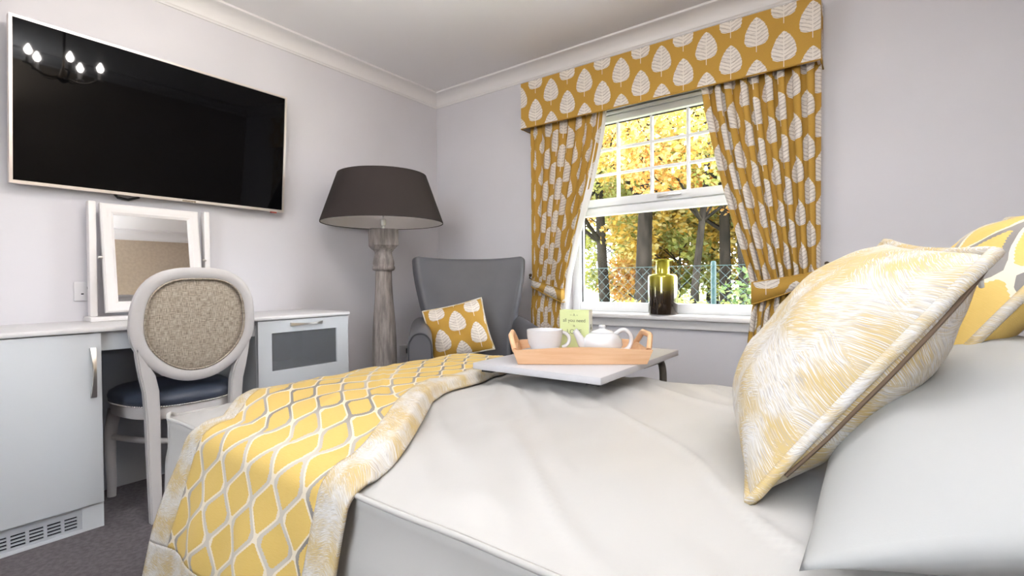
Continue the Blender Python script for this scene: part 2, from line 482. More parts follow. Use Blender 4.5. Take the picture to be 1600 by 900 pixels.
# ------------------------------------------------------------------ bed
BX0, BX1, BY0, BY1 = -1.432, .285, .475, 1.520
def bed_z(x, y):
    e = min(1, max(0, (y-BY0)/.30)); f = min(1, max(0, (BY1-y)/.20)); g = min(1, max(0, (x-BX0)/.28))
    z = .580+.050*min(1-(1-e)**2.4, 1)*(1-(1-f)**2.2)*(1-(1-g)**2.2)
    return z
def bed_wr(x, y):
    k = min(1, max(0, (y-BY0)/.06))*min(1, max(0, (x-BX0)/.06))
    a = nz(x*3.2+y*1.3, y*4.5-x*2.6, 1.7)*.0075+nz(x*9+y*6, y*6-x*10, 4.2)*.0030
    s = abs(nz(x*2.3-y*1.2, (x*1.0+y*1.3)*6.5, 8.3))
    return k*(a+max(0, .17-s)*.034)
def bed():
    r = thing('bed', 'single bed with beige padded headboard under cream cover', 'bed', ((BX0+BX1)/2, (BY0+BY1)/2, 0))
    box('mattress', BX0+.03, BX1-.01, BY0+.03, BY1-.03, .30, .555, M['pillow'], r, .03)
    box('base', BX0+.03, BX1-.01, BY0+.03, BY1-.03, .12, .298, M['headboard'], r, .01)
    for x in (BX0+.12, BX1-.1):
        for y in (BY0+.1, BY1-.1): box('leg', x-.025, x+.025, y-.025, y+.025, 0, .12, M['black'], r)
    # headboard with rounded top corners
    bm = bmesh.new(); pts = []; y0, y1, zt, R = .36, 1.68, 1.115, .16
    pts += [(y0, .1)]
    for k in range(9): a = PI-k/8*PI/2; pts.append((y0+R+R*math.cos(a), zt-R+R*math.sin(a)))
    for k in range(9): a = PI/2-k/8*PI/2; pts.append((y1-R+R*math.cos(a), zt-R+R*math.sin(a)))
    pts += [(y1, .1)]
    A = [bm.verts.new((.292, y, z)) for y, z in pts]; f = bm.faces.new(A)
    ex = bmesh.ops.extrude_face_region(bm, geom=[f])
    for v in ex['geom']:
        if isinstance(v, bmesh.types.BMVert): v.co.x += .07
    bmesh.ops.bevel(bm, geom=[e for e in bm.edges if abs(e.verts[0].co.x-e.verts[1].co.x) < 1e-6], offset=.015, segments=3, affect='EDGES')
    link('headboard', bm_me('headboard', bm), M['headboard'], r, True, 40)
    # bedspread
    s = thing('bedspread', 'cream tailored bedspread with piped edge covering the bed', 'bedspread', ((BX0+BX1)/2, (BY0+BY1)/2, .06))
    def top(u, v):
        x = lerp(BX0, BX1, u); y = lerp(BY0, BY1, v)
        return (x, y, bed_z(x, y)+bed_wr(x, y))
    surf('top_panel', top, 190, 120, M['cream'], s)
    def near(u, v):
        x = lerp(BX0, BX1, u); z = lerp(.579, .06, v)
        d = v*(.018+.010*math.sin(x*11+1)+nz(x*5, z*2.5, 2)*.020)+nz(x*8, z*7, 5)*.003*min(1, v*6)
        return (x-.02*v*(1-u)**8, BY0-.001-d+.006*math.sin(min(1, v*5)*PI), z)
    surf('side_skirt', near, 110, 26, M['cream'], s, thick=.004, offset=0)
    def far(u, v):
        x = lerp(BX0, BX1, u); return (x, BY1+.02*v, lerp(.58, .06, v))
    surf('side_skirt', far, 30, 6, M['cream'], s, thick=.004, offset=0)
    def foot(u, v):
        y = lerp(BY0, BY1, u); z = lerp(.579, .06, v)
        return (BX0-v*(.022+.010*math.sin(y*13)), y, z)
    surf('foot_skirt', foot, 50, 12, M['cream'], s, thick=.004, offset=0)
    pts = []
    n = 90
    for k in range(n+1):
        x = lerp(BX1, BX0+.02, k/n); pts.append((x, BY0-.003+nz(x*4, 3)*.003, .580+nz(x*5, 7)*.003))
    for k in range(6):
        a = k/5*PI/2; pts.append((BX0+.02-.024*math.sin(a), BY0+.020-.024*math.cos(a), .580+.010*math.sin(k/5*PI)))
    for k in range(30): pts.append((BX0-.004, lerp(BY0+.04, BY1-.02, k/29), .580))
    tube('piping', pts, .0048, M['cream'], s, 8)
bed()

# ------------------------------------------------------------------ throw over the foot of the bed
def throw():
    r = thing('bed_runner', 'yellow ogee patterned bed runner draped across the foot of the bed', 'throw', (-1.15, .95, .6))
    Ltop = BY1-.02-BY0; Lh = .40; LB = .10
    # surface: a in 0..1 across, b metres along from the far edge and then down the near side
    ED = .040
    def P(a, b, lift=0.0):
        yy = BY1-.02-b
        if yy > BY0+ED:
            y = yy; hang = 0
        else:
            hang = (BY0+ED)-yy; y = BY0+ED
        fan = 1-sstep(0, .42, y-BY0-ED)
        xl = interp([(0, -1.228), (.03, -1.262), (.075, -1.325), (.14, -1.385), (.21, -1.418), (.3, -1.424)], y-BY0-ED) if hang == 0 else -1.228-.50*hang
        xr = lerp(-.892, -.655, fan)+.016*math.sin(y*9)*(1-fan) if hang == 0 else -.648-.16*hang
        x = lerp(xl, xr, a)
        thk = .012+.007*(.5+.5*nz(a*7, b*9, 3))+.010*sstep(.80, .92, a)*(1-sstep(.97, 1.0, a)) + lift
        if hang == 0:
            z = bed_z(x, y)+bed_wr(x, y)*.6+thk
            edge = max(sstep(.97, 1, a), sstep(.03, 0, a)); z -= edge*(thk-.003)
            z -= .004*sstep(.10, 0, y-BY0-ED)
            return (x, y, z)
        R = .052; z0 = bed_z(x, BY0+ED)+thk-.004
        edge = max(sstep(.97, 1, a), sstep(.03, 0, a))
        if hang < R*PI/2:
            t = hang/R; yv = BY0+ED-R*math.sin(t); z = z0-R*(1-math.cos(t))-edge*(thk-.003)*(1-t/1.6)
        else:
            h = hang-R*PI/2; yv = BY0+ED-R-.018*min(1, h/.2)-.020*h; z = z0-R-h
        rip = (nz(a*4.2, h_(hang)*1.4, 11)*.016+math.sin(a*21+1)*.005)*sstep(.03, .25, hang)
        yv -= rip*.8*sstep(.09, .2, hang)+.006
        return (x, yv, z)
    def h_(h): return h
    Lt = (BY1-.02)-(BY0+ED); L = Lt+.42
    W = .62
    ba, bb = .115, LB
    def part(name, a0, a1, b0, b1, nu, nv, mat, du=0, dv=0, lift=0):
        def f(u, v):
            return P(lerp(a0, a1, u), lerp(b0, b1, v), lift)
        def uvf(u, v): return (lerp(a0, a1, u)*W+du, -lerp(b0, b1, v)+dv)
        return surf(name, f, nu, nv, mat, r, uvf, thick=.006, offset=-1)
    part('quilted_panel', ba, 1-ba*1.05, bb, L-bb, 60, 150, M['ogee'], .02, .015)
    part('border', 0, ba, 0, L-bb, 10, 150, M['feather_small'])
    part('border', 1-ba*1.05, 1, 0, L-bb, 12, 150, M['feather_small'], lift=.001)
    part('border', ba, 1-ba*1.05, 0, bb, 40, 12, M['feather_small'])
    part('border', 0, 1, L-bb, L, 60, 12, M['feather_small'], lift=.001)
    tube('seam_cord', [Vector(P(k/60, L-bb, .002)) for k in range(61)], .0022, M['feather_small'], r, 6)
throw()

# ------------------------------------------------------------------ cushions
def cushion_geo(w, h, t, n=36, pinch=.07, seed=0, wr=.006):
    """local x = width, y = height (0 centre), z = bulge"""
    def P(u, v, s):
        px = u*w/2*(1-pinch*(1-v*v)*abs(u)**3); py = v*h/2*(1-pinch*(1-u*u)*abs(v)**3)
        q = max(0, (1-abs(u)**2.6))*max(0, (1-abs(v)**2.6))
        th = t/2*q**.72
        ww = nz(u*2.4+seed, v*2.4, seed*1.3+s)*wr*3*q+nz(u*6+seed, v*6, s*2+seed)*wr*q
        return Vector((px, py, s*(th+ww*.6)))
    vs, fs, uv = [], [], []
    idx = {}
    for s in (1, -1):
        for j in range(n+1):
            for i in range(n+1):
                u, v = -1+2*i/n, -1+2*j/n
                u = math.sin(u*PI/2)*.55+u*.45; v = math.sin(v*PI/2)*.55+v*.45
                rim = i in (0, n) or j in (0, n)
                if rim and s == -1: idx[(s, i, j)] = idx[(1, i, j)]; continue
                idx[(s, i, j)] = len(vs); vs.append(P(u, v, s)); uv.append((u*w/2, v*h/2))
        for j in range(n):
            for i in range(n):
                q = [idx[(s, i, j)], idx[(s, i+1, j)], idx[(s, i+1, j+1)], idx[(s, i, j+1)]]
                fs.append(q if s == 1 else q[::-1])
    rim = []
    m = 24
    for (a, b) in (((-1, -1), (1, -1)), ((1, -1), (1, 1)), ((1, 1), (-1, 1)), ((-1, 1), (-1, -1))):
        for k in range(m):
            u = lerp(a[0], b[0], k/m); v = lerp(a[1], b[1], k/m)
            rim.append(P(u, v, 0))
    return vs, fs, uv, rim, P

def place_frame(A, B, C):
    """frame for a cushion: A lower corner, B the corner above it, C the other upper corner"""
    A, B, C = map(Vector, (A, B, C))
    ex = (C-B); w = ex.length; ex.normalize(); ey = (B-A); ey -= ex*ey.dot(ex); h = ey.length; ey.normalize(); ez = ex.cross(ey)
    o = (A+C)/2
    m = Matrix.Identity(4)
    for i in range(3): m[i][0], m[i][1], m[i][2], m[i][3] = ex[i], ey[i], ez[i], o[i]
    return m, w, h

def cushion(name, label, A, B, C, t, mat, pipe_mat, seed, rad=.0065, uvs=(0, 0), pinch=.07, zip_=False):
    m, w, h = place_frame(A, B, C)
    vs, fs, uv, rim, P = cushion_geo(w, h, t, seed=seed, pinch=pinch)
    uv = [(a+uvs[0], b+uvs[1]) for a, b in uv]
    c = m.translation
    low = min((m @ v).z for v in vs)
    r = thing(name, label, 'cushion', (c.x, c.y, low))
    me = me_from('cover', vs, fs, uv); me.transform(m); link('cover', me, mat, r, True, True)
    bm = bmesh.new(); add_tube(bm, [m @ v for v in rim], rad, 8, True)
    o = bm_me('piping', bm)
    l = o.uv_layers.new(name='UVMap')
    for p in o.polygons:
        for li in p.loop_indices:
            co = o.vertices[o.loops[li].vertex_index].co; l.data[li].uv = (co.x+co.y, co.z*1.2)
    link('piping', o, pipe_mat, r, True, True)
    if zip_:
        side = [P(-.965, lerp(.94, -.72, j/40), 1)+Vector((0, 0, .0015)) for j in range(41)]
        tube('zip', [m @ p for p in side], .0028, M['zip'], r, 6)
        q = m @ (P(-.90, .86, 1)+Vector((.0, -.004, .006)))
        tube('zip_puller', [m @ (side[2]+Vector((0, 0, .002))), q], .0028, M['chrome'], r, 6)
    return r

# ------------------------------------------------------------------ pillow and bed cushions
def bed_cushions():
    A, B, C = Vector((.06, .46, .640)), Vector((.255, .46, .80)), Vector((.255, 1.42, .80))
    m, w_, h_ = place_frame((-.055, .50, .655), (.270, .50, .775), (.270, 1.47, .775))
    vs, fs, uv, rim, P = cushion_geo(w_, h_, .19, pinch=.03, seed=4, wr=.004)
    c = m.translation
    r = thing('pillow', 'plain white bed pillow lying flat beneath the two yellow cushions', 'pillow', (c.x, c.y, .62))
    me = me_from('cover', vs, fs, uv); me.transform(m); link('cover', me, M['pillow'], r, True, True)
    cushion('scatter_cushion', 'silvery yellow brushstroke cushion with side zip at the head of the bed',
            (-.134, .70, .628), (.103, .70, .94), (.0165, 1.065, .977), .175, M['feather'], M['feather_small'], 2, .0072, zip_=True, pinch=.05)
    cushion('scatter_cushion', 'yellow ogee patterned cushion leaning behind the brushstroke cushion',
            (.055, .985, .735), (.262, .985, 1.015), (.215, 1.395, 1.030), .14, M['ogee_big'], M['feather_small'], 5, .0075, uvs=(.03, .05), pinch=.05)
bed_cushions()

# ------------------------------------------------------------------ desk run along the left wall
def bow_handle(name, p0, p1, out, mat, parent, width=.012, bow=.022):
    """arched flat handle between two points, bowing along 'out'"""
    p0, p1, out = Vector(p0), Vector(p1), Vector(out); d = (p1-p0).normalized(); s = d.cross(out)
    bm = bmesh.new(); n = 16; rings = []
    for k in range(n+1):
        t = k/n; c = p0.lerp(p1, t)+out*(.006+bow*math.sin(PI*t)); wv = width*(1.0-.45*math.sin(PI*t)); th = .005
        rings.append([bm.verts.new(c+s*a*wv+out*b*th) for a, b in ((-1, -1), (1, -1), (1, 1), (-1, 1))])
    for a, b in zip(rings, rings[1:]):
        for k in range(4): bm.faces.new((a[k], a[(k+1) % 4], b[(k+1) % 4], b[k]))
    bm.faces.new(rings[0]); bm.faces.new(rings[-1][::-1])
    for c in (p0, p1):
        dd = d*.006 if c is p0 else -d*.006
        b2 = [c+dd+s*a*.006+d*b*.005+out*e for e in (0, .008) for a, b in ((-1, -1), (1, -1), (1, 1), (-1, 1))]
        v = [bm.verts.new(x) for x in b2]
        bm.faces.new(v[:4]); bm.faces.new(v[4:])
        for k in range(4): bm.faces.new((v[k], v[(k+1) % 4], v[4+(k+1) % 4], v[4+k]))
    return link(name, bm_me(name, bm), mat, parent, True, 40)

def desk():
    t = box('worktop', XL+.001, -2.334, -.12, 1.652, .738, .758, M['worktop'], None, .007)
    tag(t, 'long white worktop with rounded front edge along the television wall', 'worktop')
    c = thing('cabinet', 'pale grey cupboard with one large door and vented plinth', 'cabinet', (-2.58, .26, 0))
    boxes('body', [(XL+.001, -2.366, .551, .569, 0, .737), (XL+.001, -2.366, -.10, -.082, 0, .737), (XL+.001, -2.79, -.082, .551, .09, .737), (-2.79, -2.366, -.082, .551, .09, .108), (-2.79, -2.366, -.082, .551, .719, .737)], M['desk'], c)
    d = box('door', -2.365, -2.346, -.10, .5665, .097, .7345, M['desk'], c, .0015)
    bow_handle('handle', (-2.346, .540, .682), (-2.346, .540, .497), (1, 0, 0), M['chrome'], d, .009)
    # plinth with grille
    boxes('plinth', [(-2.376, -2.361, .505, .5685, 0, .094), (-2.376, -2.3605, -.10, .505, 0, .012), (-2.376, -2.3605, -.10, .08, .012, .094), (-2.376, -2.362, .08, .505, .086, .094)], M['desk'], c)
    g = []
    y0, y1, z0, z1 = .08, .505, .012, .086
    edges = [.4975-.0462*k for k in range(9)]
    for k, y in enumerate(edges): g.append((-2.374, -2.366, y-.0045 if k else .4915, y+.0045 if k else y1, z0, z1))
    g.append((-2.374, -2.366, y0, edges[-1], z0, z1))
    rows = [.012, .0245, .0325, .0375, .0455, .0505, .0585, .0635, .072, .086]
    for zz in ((.012, .0205), (.0275, .0325), (.0395, .0445), (.0515, .0565), (.0635, .086)):
        g.append((-2.3738, -2.3662, edges[-1], .4915, zz[0], zz[1]))
    boxes('vent_grille', g, M['desk_in'], c)
    box('dark_backing', -2.392, -2.385, .08, .505, .012, .086, M['dark'], c)  # dark sheet in place of the shade behind the grille slots
    # glazed cabinet
    k = thing('glazed_cabinet', 'pale grey cabinet with grey glass panel front and bar handle', 'cabinet', (-2.58, 1.4, 0))
    boxes('body', [(XL+.001, -2.366, 1.150, 1.166, 0, .737), (XL+.001, -2.366, 1.629, 1.645, 0, .737), (XL+.001, -2.785, 1.166, 1.629, .08, .737), (-2.785, -2.366, 1.166, 1.629, .450, .466), (-2.785, -2.366, 1.166, 1.629, .720, .737), (-2.785, -2.366, 1.166, 1.629, .08, .096)], M['desk'], k)
    a0, a1, b0, b1 = 1.217, 1.573, .489, .674
    d = boxes('door', [(-2.365, -2.346, 1.151, a0, .405, .7345), (-2.365, -2.346, a1, 1.644, .405, .7345), (-2.365, -2.346, a0, a1, .405, b0), (-2.365, -2.346, a0, a1, b1, .7345)], M['desk'], k)
    box('glass_panel', -2.359, -2.355, a0, a1, b0, b1, M['cabinet_glass'], d)
    bow_handle('handle', (-2.346, 1.309, .711), (-2.346, 1.484, .711), (1, 0, 0), M['chrome'], d, .008)
    box('lower_door', -2.365, -2.346, 1.151, 1.644, .085, .400, M['desk'], k, .0015)
    box('plinth', -2.39, -2.376, 1.151, 1.644, 0, .08, M['desk'], k)
    p = thing('kneehole_screen', 'recessed grey desk apron and back panel between the two cabinets', 'panel', (-2.6, .86, 0))
    box('apron', -2.390, -2.372, .5705, 1.149, .665, .737, M['desk'], p)
    box('back_board', -2.782, -2.764, .5705, 1.149, 0, .737, M['desk_in'], p)
desk()

def dressing_mirror():
    r = thing('dressing_mirror', 'white framed tilting mirror between two posts on the worktop', 'mirror', (-2.72, .865, .758))
    box('base', -2.785, -2.672, .612, 1.115, .758, .778, M['mirrorpaint'], r, .004)
    for y in (.634, 1.086): box('post', -2.755, -2.715, y-.013, y+.013, .778, 1.279, M['mirrorpaint'], r, .004)
    cz, cx, til = 1.035, -2.705, math.radians(-7.5)
    def tr(v): # local (depth, y, z) about the pivot, leaning the top back
        x, y, z = v; return Vector((cx+x*math.cos(til)+z*math.sin(til), y, cz+z*math.cos(til)-x*math.sin(til)))
    y0, y1, z0, z1 = .663, 1.050, -.242, .242
    fw = .047
    prof = [(0, -.012), (0, .006), (.006, .011), (.018, .011), (.026, .007), (.036, .007), (.042, .003), (fw, .0), (fw, -.012)]
    bm = bmesh.new(); rings = []
    for (yy, zz, sy, sz) in ((y0, z0, 1, 1), (y1, z0, -1, 1), (y1, z1, -1, -1), (y0, z1, 1, -1)):
        rings.append([bm.verts.new(tr((d, yy+sy*o, zz+sz*o))) for o, d in prof])
    for i in range(4):
        A, B = rings[i], rings[(i+1) % 4]
        for k in range(len(prof)): bm.faces.new((A[k], A[(k+1) % len(prof)], B[(k+1) % len(prof)], B[k]))
    f = link('frame', bm_me('frame', bm), M['mirrorpaint'], r, True, 30)
    bm = bmesh.new()
    for d in (-.004, -.009):
        bm.faces.new([bm.verts.new(tr((d, a, b))) for a, b in ((y0+fw-.003, z0+fw-.003), (y1-fw+.003, z0+fw-.003), (y1-fw+.003, z1-fw+.003), (y0+fw-.003, z1-fw+.003))])
    link('mirror_glass', bm_me('mirror_glass', bm, False), M['mirror'], r, True)
    for y, s in ((.647, 1), (1.073, -1)):
        tube('pivot_screw', [(-2.70, y, 1.035), (-2.70, y+s*.017, 1.035)], .006, M['chrome'], r, 10)
dressing_mirror()

def sockets():
    r = thing('wall_socket', 'white electrical socket plate on the wall beside the mirror post', 'socket', (XL, .615, .887))
    box('plate', XL, XL+.009, .584, .670, .846, .929, M['socket'], r, .003)
    for h in ((.629, .634, .897, .908), (.608, .617, .874, .879), (.645, .654, .874, .879)): box('pin_hole', XL+.0085, XL+.0095, *h, M['dark'], r)
    q = thing('wall_socket', 'white socket with black plug low on wall between lamp and armchair', 'socket', (XL, 2.44, .42))
    box('plate', XL, XL+.009, 2.395, 2.475, .37, .455, M['socket'], q, .003)
    tag(box('power_plug', XL+.009, XL+.045, 2.445, 2.475, .39, .43, M['black'], None, .006), 'small black plug in the low socket behind the lamp', 'plug')
sockets()

# ------------------------------------------------------------------ television
def television():
    til = math.radians(5.0); Y0, Y1, Hh = .386, 1.500, .648
    r = thing('television', 'large wall mounted flat television with thin silver bezel', 'television', (-2.745, (Y0+Y1)/2, 1.322))
    def T(x, y, z): return Vector((-2.745+x*math.cos(til)+z*math.sin(til), y, 1.322+z*math.cos(til)-x*math.sin(til)))
    def tb(name, lst, mat, bevel=0, parent=r):
        bm = bmesh.new()
        for b in lst: add_box(bm, *b, bevel)
        for v in bm.verts: v.co = T(*v.co)
        return link(name, bm_me(name, bm), mat, parent, True, 35)
    b = .010
    tb('bezel', [(-.03, .008, Y0, Y0+b, 0, Hh), (-.03, .008, Y1-b, Y1, 0, Hh), (-.03, .008, Y0+b, Y1-b, 0, b+.003), (-.03, .008, Y0+b, Y1-b, Hh-b, Hh)], M['bezel'])
    tb('screen', [(-.02, .002, Y0+b, Y1-b, b+.003, Hh-b)], M['screen'])
    tb('back_cover', [(-.045, -.0305, Y0+.03, Y1-.03, .03, Hh-.05)], M['black'], .004)
    tb('badge', [(.008, .010, .985, 1.045, .001, .010)], M['nail'])
    tb('sensor', [(-.01, .006, 1.43, 1.46, -.008, 0)], plain('red_sensor_lens', (.35, .05, .03), .3))
    boxes('wall_bracket', [(XL+.001, XL+.012, .75, 1.12, 1.45, 1.80), (XL+.012, -2.775, .80, .84, 1.42, 1.80), (XL+.012, -2.775, 1.03, 1.07, 1.42, 1.80)], M['black'], r)
    tube('cable', [(-2.77, .72, 1.335), (-2.775, .74, 1.312), (-2.78, .78, 1.308), (-2.78, .82, 1.322), (-2.785, .84, 1.40)], .006, M['black'], r, 6)
television()

# ------------------------------------------------------------------ desk chair
def desk_chair():
    r = thing('desk_chair', 'grey painted chair with linen oval back and dark blue seat at the desk', 'chair', (-2.45, .86, 0))
    cy, cz = .852, .752
    def rim(k, n, sc=1.0, dx=0):
        """rounded shield outline, wider at the top"""
        a = 2*PI*k/n; c, s = math.cos(a), math.sin(a)
        e = 2.75 if s > 0 else 2.2
        rr = (abs(c)**e+abs(s)**e)**(-1/e)
        y, z = c*rr, s*rr
        wd = .229*(1-.03*z) if z > 0 else .229*(1-.16*z*z)
        y = y*wd; z = z*.231
        rake = .055
        return y, z
    def X(z): return -2.262+.06*(z-.5)+.03*max(0, z-.75)
    n = 72
    def ringpts(inset):
        out = []
        for k in range(n):
            y, z = rim(k, n); l = math.hypot(y, z); f = (l-inset)/l
            out.append((y*f, z*f))
        return out
    O, I = ringpts(0), ringpts(.047)
    bm = bmesh.new(); rings = []
    # cross-section corners around the rim: outer/inner, front/back with a rounded edge
    sec = [(0.0, .012), (.008, .019), (.039, .019), (.047, .012), (.047, -.012), (.039, -.019), (.008, -.019), (0, -.012)]
    for k in range(n):
        y, z = rim(k, n); l = math.hypot(y, z); ring = []
        for ins, dx in sec:
            f = (l-ins)/l; ring.append(bm.verts.new((X(cz+z*f)+dx, cy+y*f, cz+z*f)))
        rings.append(ring)
    for k in range(n):
        A, B = rings[k], rings[(k+1) % n]
        for j in range(8): bm.faces.new((A[j], A[(j+1) % 8], B[(j+1) % 8], B[j]))
    bf = link('back_frame', bm_me('back_frame', bm), M['chairpaint'], r, True, 45)
    # upholstered panel
    vs, fs = [], []
    for s in (1, -1):
        base = len(vs); m = 8
        for j in range(m+1):
            for k in range(n):
                y, z = I[k]; t = 1-j/m
                if j == m: t = .0001
                d = .004+.016*math.sqrt(max(0, 1-t**2.4))
                vs.append((X(cz+z*t)+s*d, cy+y*1.015*t, cz+z*1.015*t))
        for j in range(m):
            for k in range(n):
                q = (base+j*n+k, base+j*n+(k+1) % n, base+(j+1)*n+(k+1) % n, base+(j+1)*n+k)
                fs.append(q)
    pm = link('back_pad', me_from('back_pad', vs, fs), M['linen'], r, True, True)
    for s, pc in ((1, 0),):
        tube('welt', [(X(cz+z)+.0165, cy+y, cz+z) for y, z in I], .004, M['linen'], pm, 6, True)
    # back legs: from the lower frame curving down to the floor
    for y_top, y_mid, y_bot in ((cy-.150, cy-.150, cy-.158), (cy+.150, cy+.150, cy+.158)):
        sg = -1 if y_top < cy else 1
        bm = bmesh.new(); ring = []
        prof = [(.668, cy+sg*.205, .004), (.640, cy+sg*.197, .010), (.605, cy+sg*.184, .018), (.560, cy+sg*.170, .025), (.50, cy+sg*.158, .025), (.40, cy+sg*.153, .0235), (.25, cy+sg*.154, .0215), (0, y_bot, .0185)]
        for z, y, hw in prof:
            x = X(z) if z > .45 else X(.45)+.035*((.45-z)/.45)**2
            ring.append([bm.verts.new((x+a*.018, y+b*hw, z)) for a, b in ((-1, -1), (1, -1), (1, 1), (-1, 1))])
        for A, B in zip(ring, ring[1:]):
            for j in range(4): bm.faces.new((A[j], A[(j+1) % 4], B[(j+1) % 4], B[j]))
        bm.faces.new(ring[0]); bm.faces.new(ring[-1][::-1])
        bmesh.ops.recalc_face_normals(bm, faces=bm.faces)
        bmesh.ops.bevel(bm, geom=[e for e in bm.edges if abs(e.verts[0].co.z-e.verts[1].co.z) > .02], offset=.005, segments=2, affect='EDGES')
        link('back_leg', bm_me('back_leg', bm), M['chairpaint'], r, True, 50)
    # seat rail, D-shaped in plan
    def plan(k, n, grow=0):
        t = k/n*2*PI; c, s = math.cos(t), math.sin(t); e = 2.6
        rr = (abs(c)**e+abs(s)**e)**(-1/e)
        x = c*rr; y = s*rr
        hw = lerp(.235, .185, (x+1)/2)
        return -2.475+x*(.225+grow), cy+.003+y*(hw+grow)
    n2 = 64; bm = bmesh.new(); rr = []
    for z, g in ((.376, -.012), (.380, -.004), (.424, -.002), (.428, -.006)):
        rr.append([bm.verts.new((*plan(k, n2, g), z)) for k in range(n2)])
    for A, B in zip(rr, rr[1:]):
        for k in range(n2): bm.faces.new((A[k], A[(k+1) % n2], B[(k+1) % n2], B[k]))
    bm.faces.new(rr[0][::-1]); bm.faces.new(rr[-1])
    link('seat_rail', bm_me('seat_rail', bm), M['chairpaint'], r, True, 50)
    bm = bmesh.new(); rr = []
    for z, g in ((.426, -.008), (.436, .004), (.452, .008), (.470, .002), (.484, -.02), (.492, -.06), (.497, -.12)):
        rr.append([bm.verts.new((*plan(k, n2, g), z)) for k in range(n2)])
    for A, B in zip(rr, rr[1:]):
        for k in range(n2): bm.faces.new((A[k], A[(k+1) % n2], B[(k+1) % n2], B[k]))
    bm.faces.new(rr[0][::-1]); bm.faces.new(rr[-1])
    seat = link('seat', bm_me('seat', bm), M['navy'], r, True, 60)
    # nailheads round the seat edge
    bm = bmesh.new(); N = 150
    for k in range(N):
        x, y = plan(k*n2/N, n2, .004); x2, y2 = plan((k+.5)*n2/N, n2, .004)
        m4 = Matrix.Translation((x, y, .431))
        bmesh.ops.create_icosphere(bm, subdivisions=1, radius=.0042, matrix=m4)
    o = link('nailheads', bm_me('nailheads', bm), M['nail'], seat, True, True, 'stuff')
    # front sabre legs
    for sg in (-1, 1):
        pts, rad = [], []
        for k in range(11):
            t = k/10; z = lerp(.380, 0, t)
            pts.append((-2.640-.016*math.sin(t*PI)+.0*t-.02*t*t, cy+sg*(.172+.022*math.sin((1-t)*PI)*(1-t)+.012*t*t), z)); rad.append(lerp(.025, .016, t))
        tube('front_leg', pts, rad, M['chairpaint'], r, 12)
    pts = []
    for k in range(25):
        t = -1+2*k/24; pts.append((-2.635+.28*(1-abs(t)**2.3), cy+t*.18, .262))
    tube('stretcher', pts, .0125, M['chairpaint'], r, 10)
desk_chair()

# ------------------------------------------------------------------ floor lamp
def floor_lamp():
    LX, LY = -2.425, 1.957
    r = thing('floor_lamp', 'tall turned grey wood floor lamp with wide charcoal drum shade', 'lamp', (LX, LY, 0))
    prof = [(0, 0), (.115, 0), (.115, .10), (.105, .11), (.085, .12), (.075, .15), (.090, .19), (.078, .24), (.066, .30), (.072, .38), (.074, .45), (.072, .56), (.066, .68), (.056, .80), (.050, .90), (.049, .985), (.062, .990), (.068, 1.0), (.068, 1.010), (.062, 1.018), (.064, 1.03), (.062, 1.05), (.052, 1.085), (.050, 1.10), (.060, 1.112), (.064, 1.12), (0, 1.12)]
    lathe('column', prof, (LX, LY, 0), M['lampwood'], r, 40, smooth=50)
    bm = bmesh.new(); add_box(bm, -.082, .082, -.082, .082, 1.118, 1.238)
    bmesh.ops.bevel(bm, geom=[e for e in bm.edges if min(e.verts[0].co.z, e.verts[1].co.z) < 1.12], offset=.022, segments=1, affect='EDGES')
    bmesh.ops.rotate(bm, verts=bm.verts, cent=(0, 0, 0), matrix=Matrix.Rotation(math.radians(58), 3, 'Z'))
    bmesh.ops.translate(bm, verts=bm.verts, vec=(LX, LY, 0))
    link('capital_block', bm_me('capital_block', bm), M['lampwood'], r, True)
    lathe('lamp_holder', [(0, 1.238), (.009, 1.238), (.009, 1.262), (.016, 1.264), (.018, 1.275), (.018, 1.30), (.013, 1.305), (0, 1.31)], (LX, LY, 0), M['chrome'], r, 16)
    sh = lathe('lamp_shade', [(.362, 1.276), (.364, 1.276), (.364, 1.284), (.264, 1.568), (.262, 1.568), (.262, 1.562), (.361, 1.280)], (LX, LY, 0), M['shade'], r, 72, closed=True, smooth=60)
    lathe('shade_lining', [(.3595, 1.279), (.2605, 1.564), (.2595, 1.564), (.3585, 1.279)], (LX, LY, 0), M['shade_in'], sh, 72, closed=True, smooth=60)
    bm = bmesh.new()
    for k in range(3):
        a = k*2*PI/3+.4; add_tube(bm, [(LX, LY, 1.55), (LX+.262*math.cos(a), LY+.262*math.sin(a), 1.55)], .003, 6)
    add_tube(bm, [(LX, LY, 1.30), (LX, LY, 1.55)], .004, 6)
    link('shade_carrier', bm_me('shade_carrier', bm), M['chrome'], r, True, True)
floor_lamp()

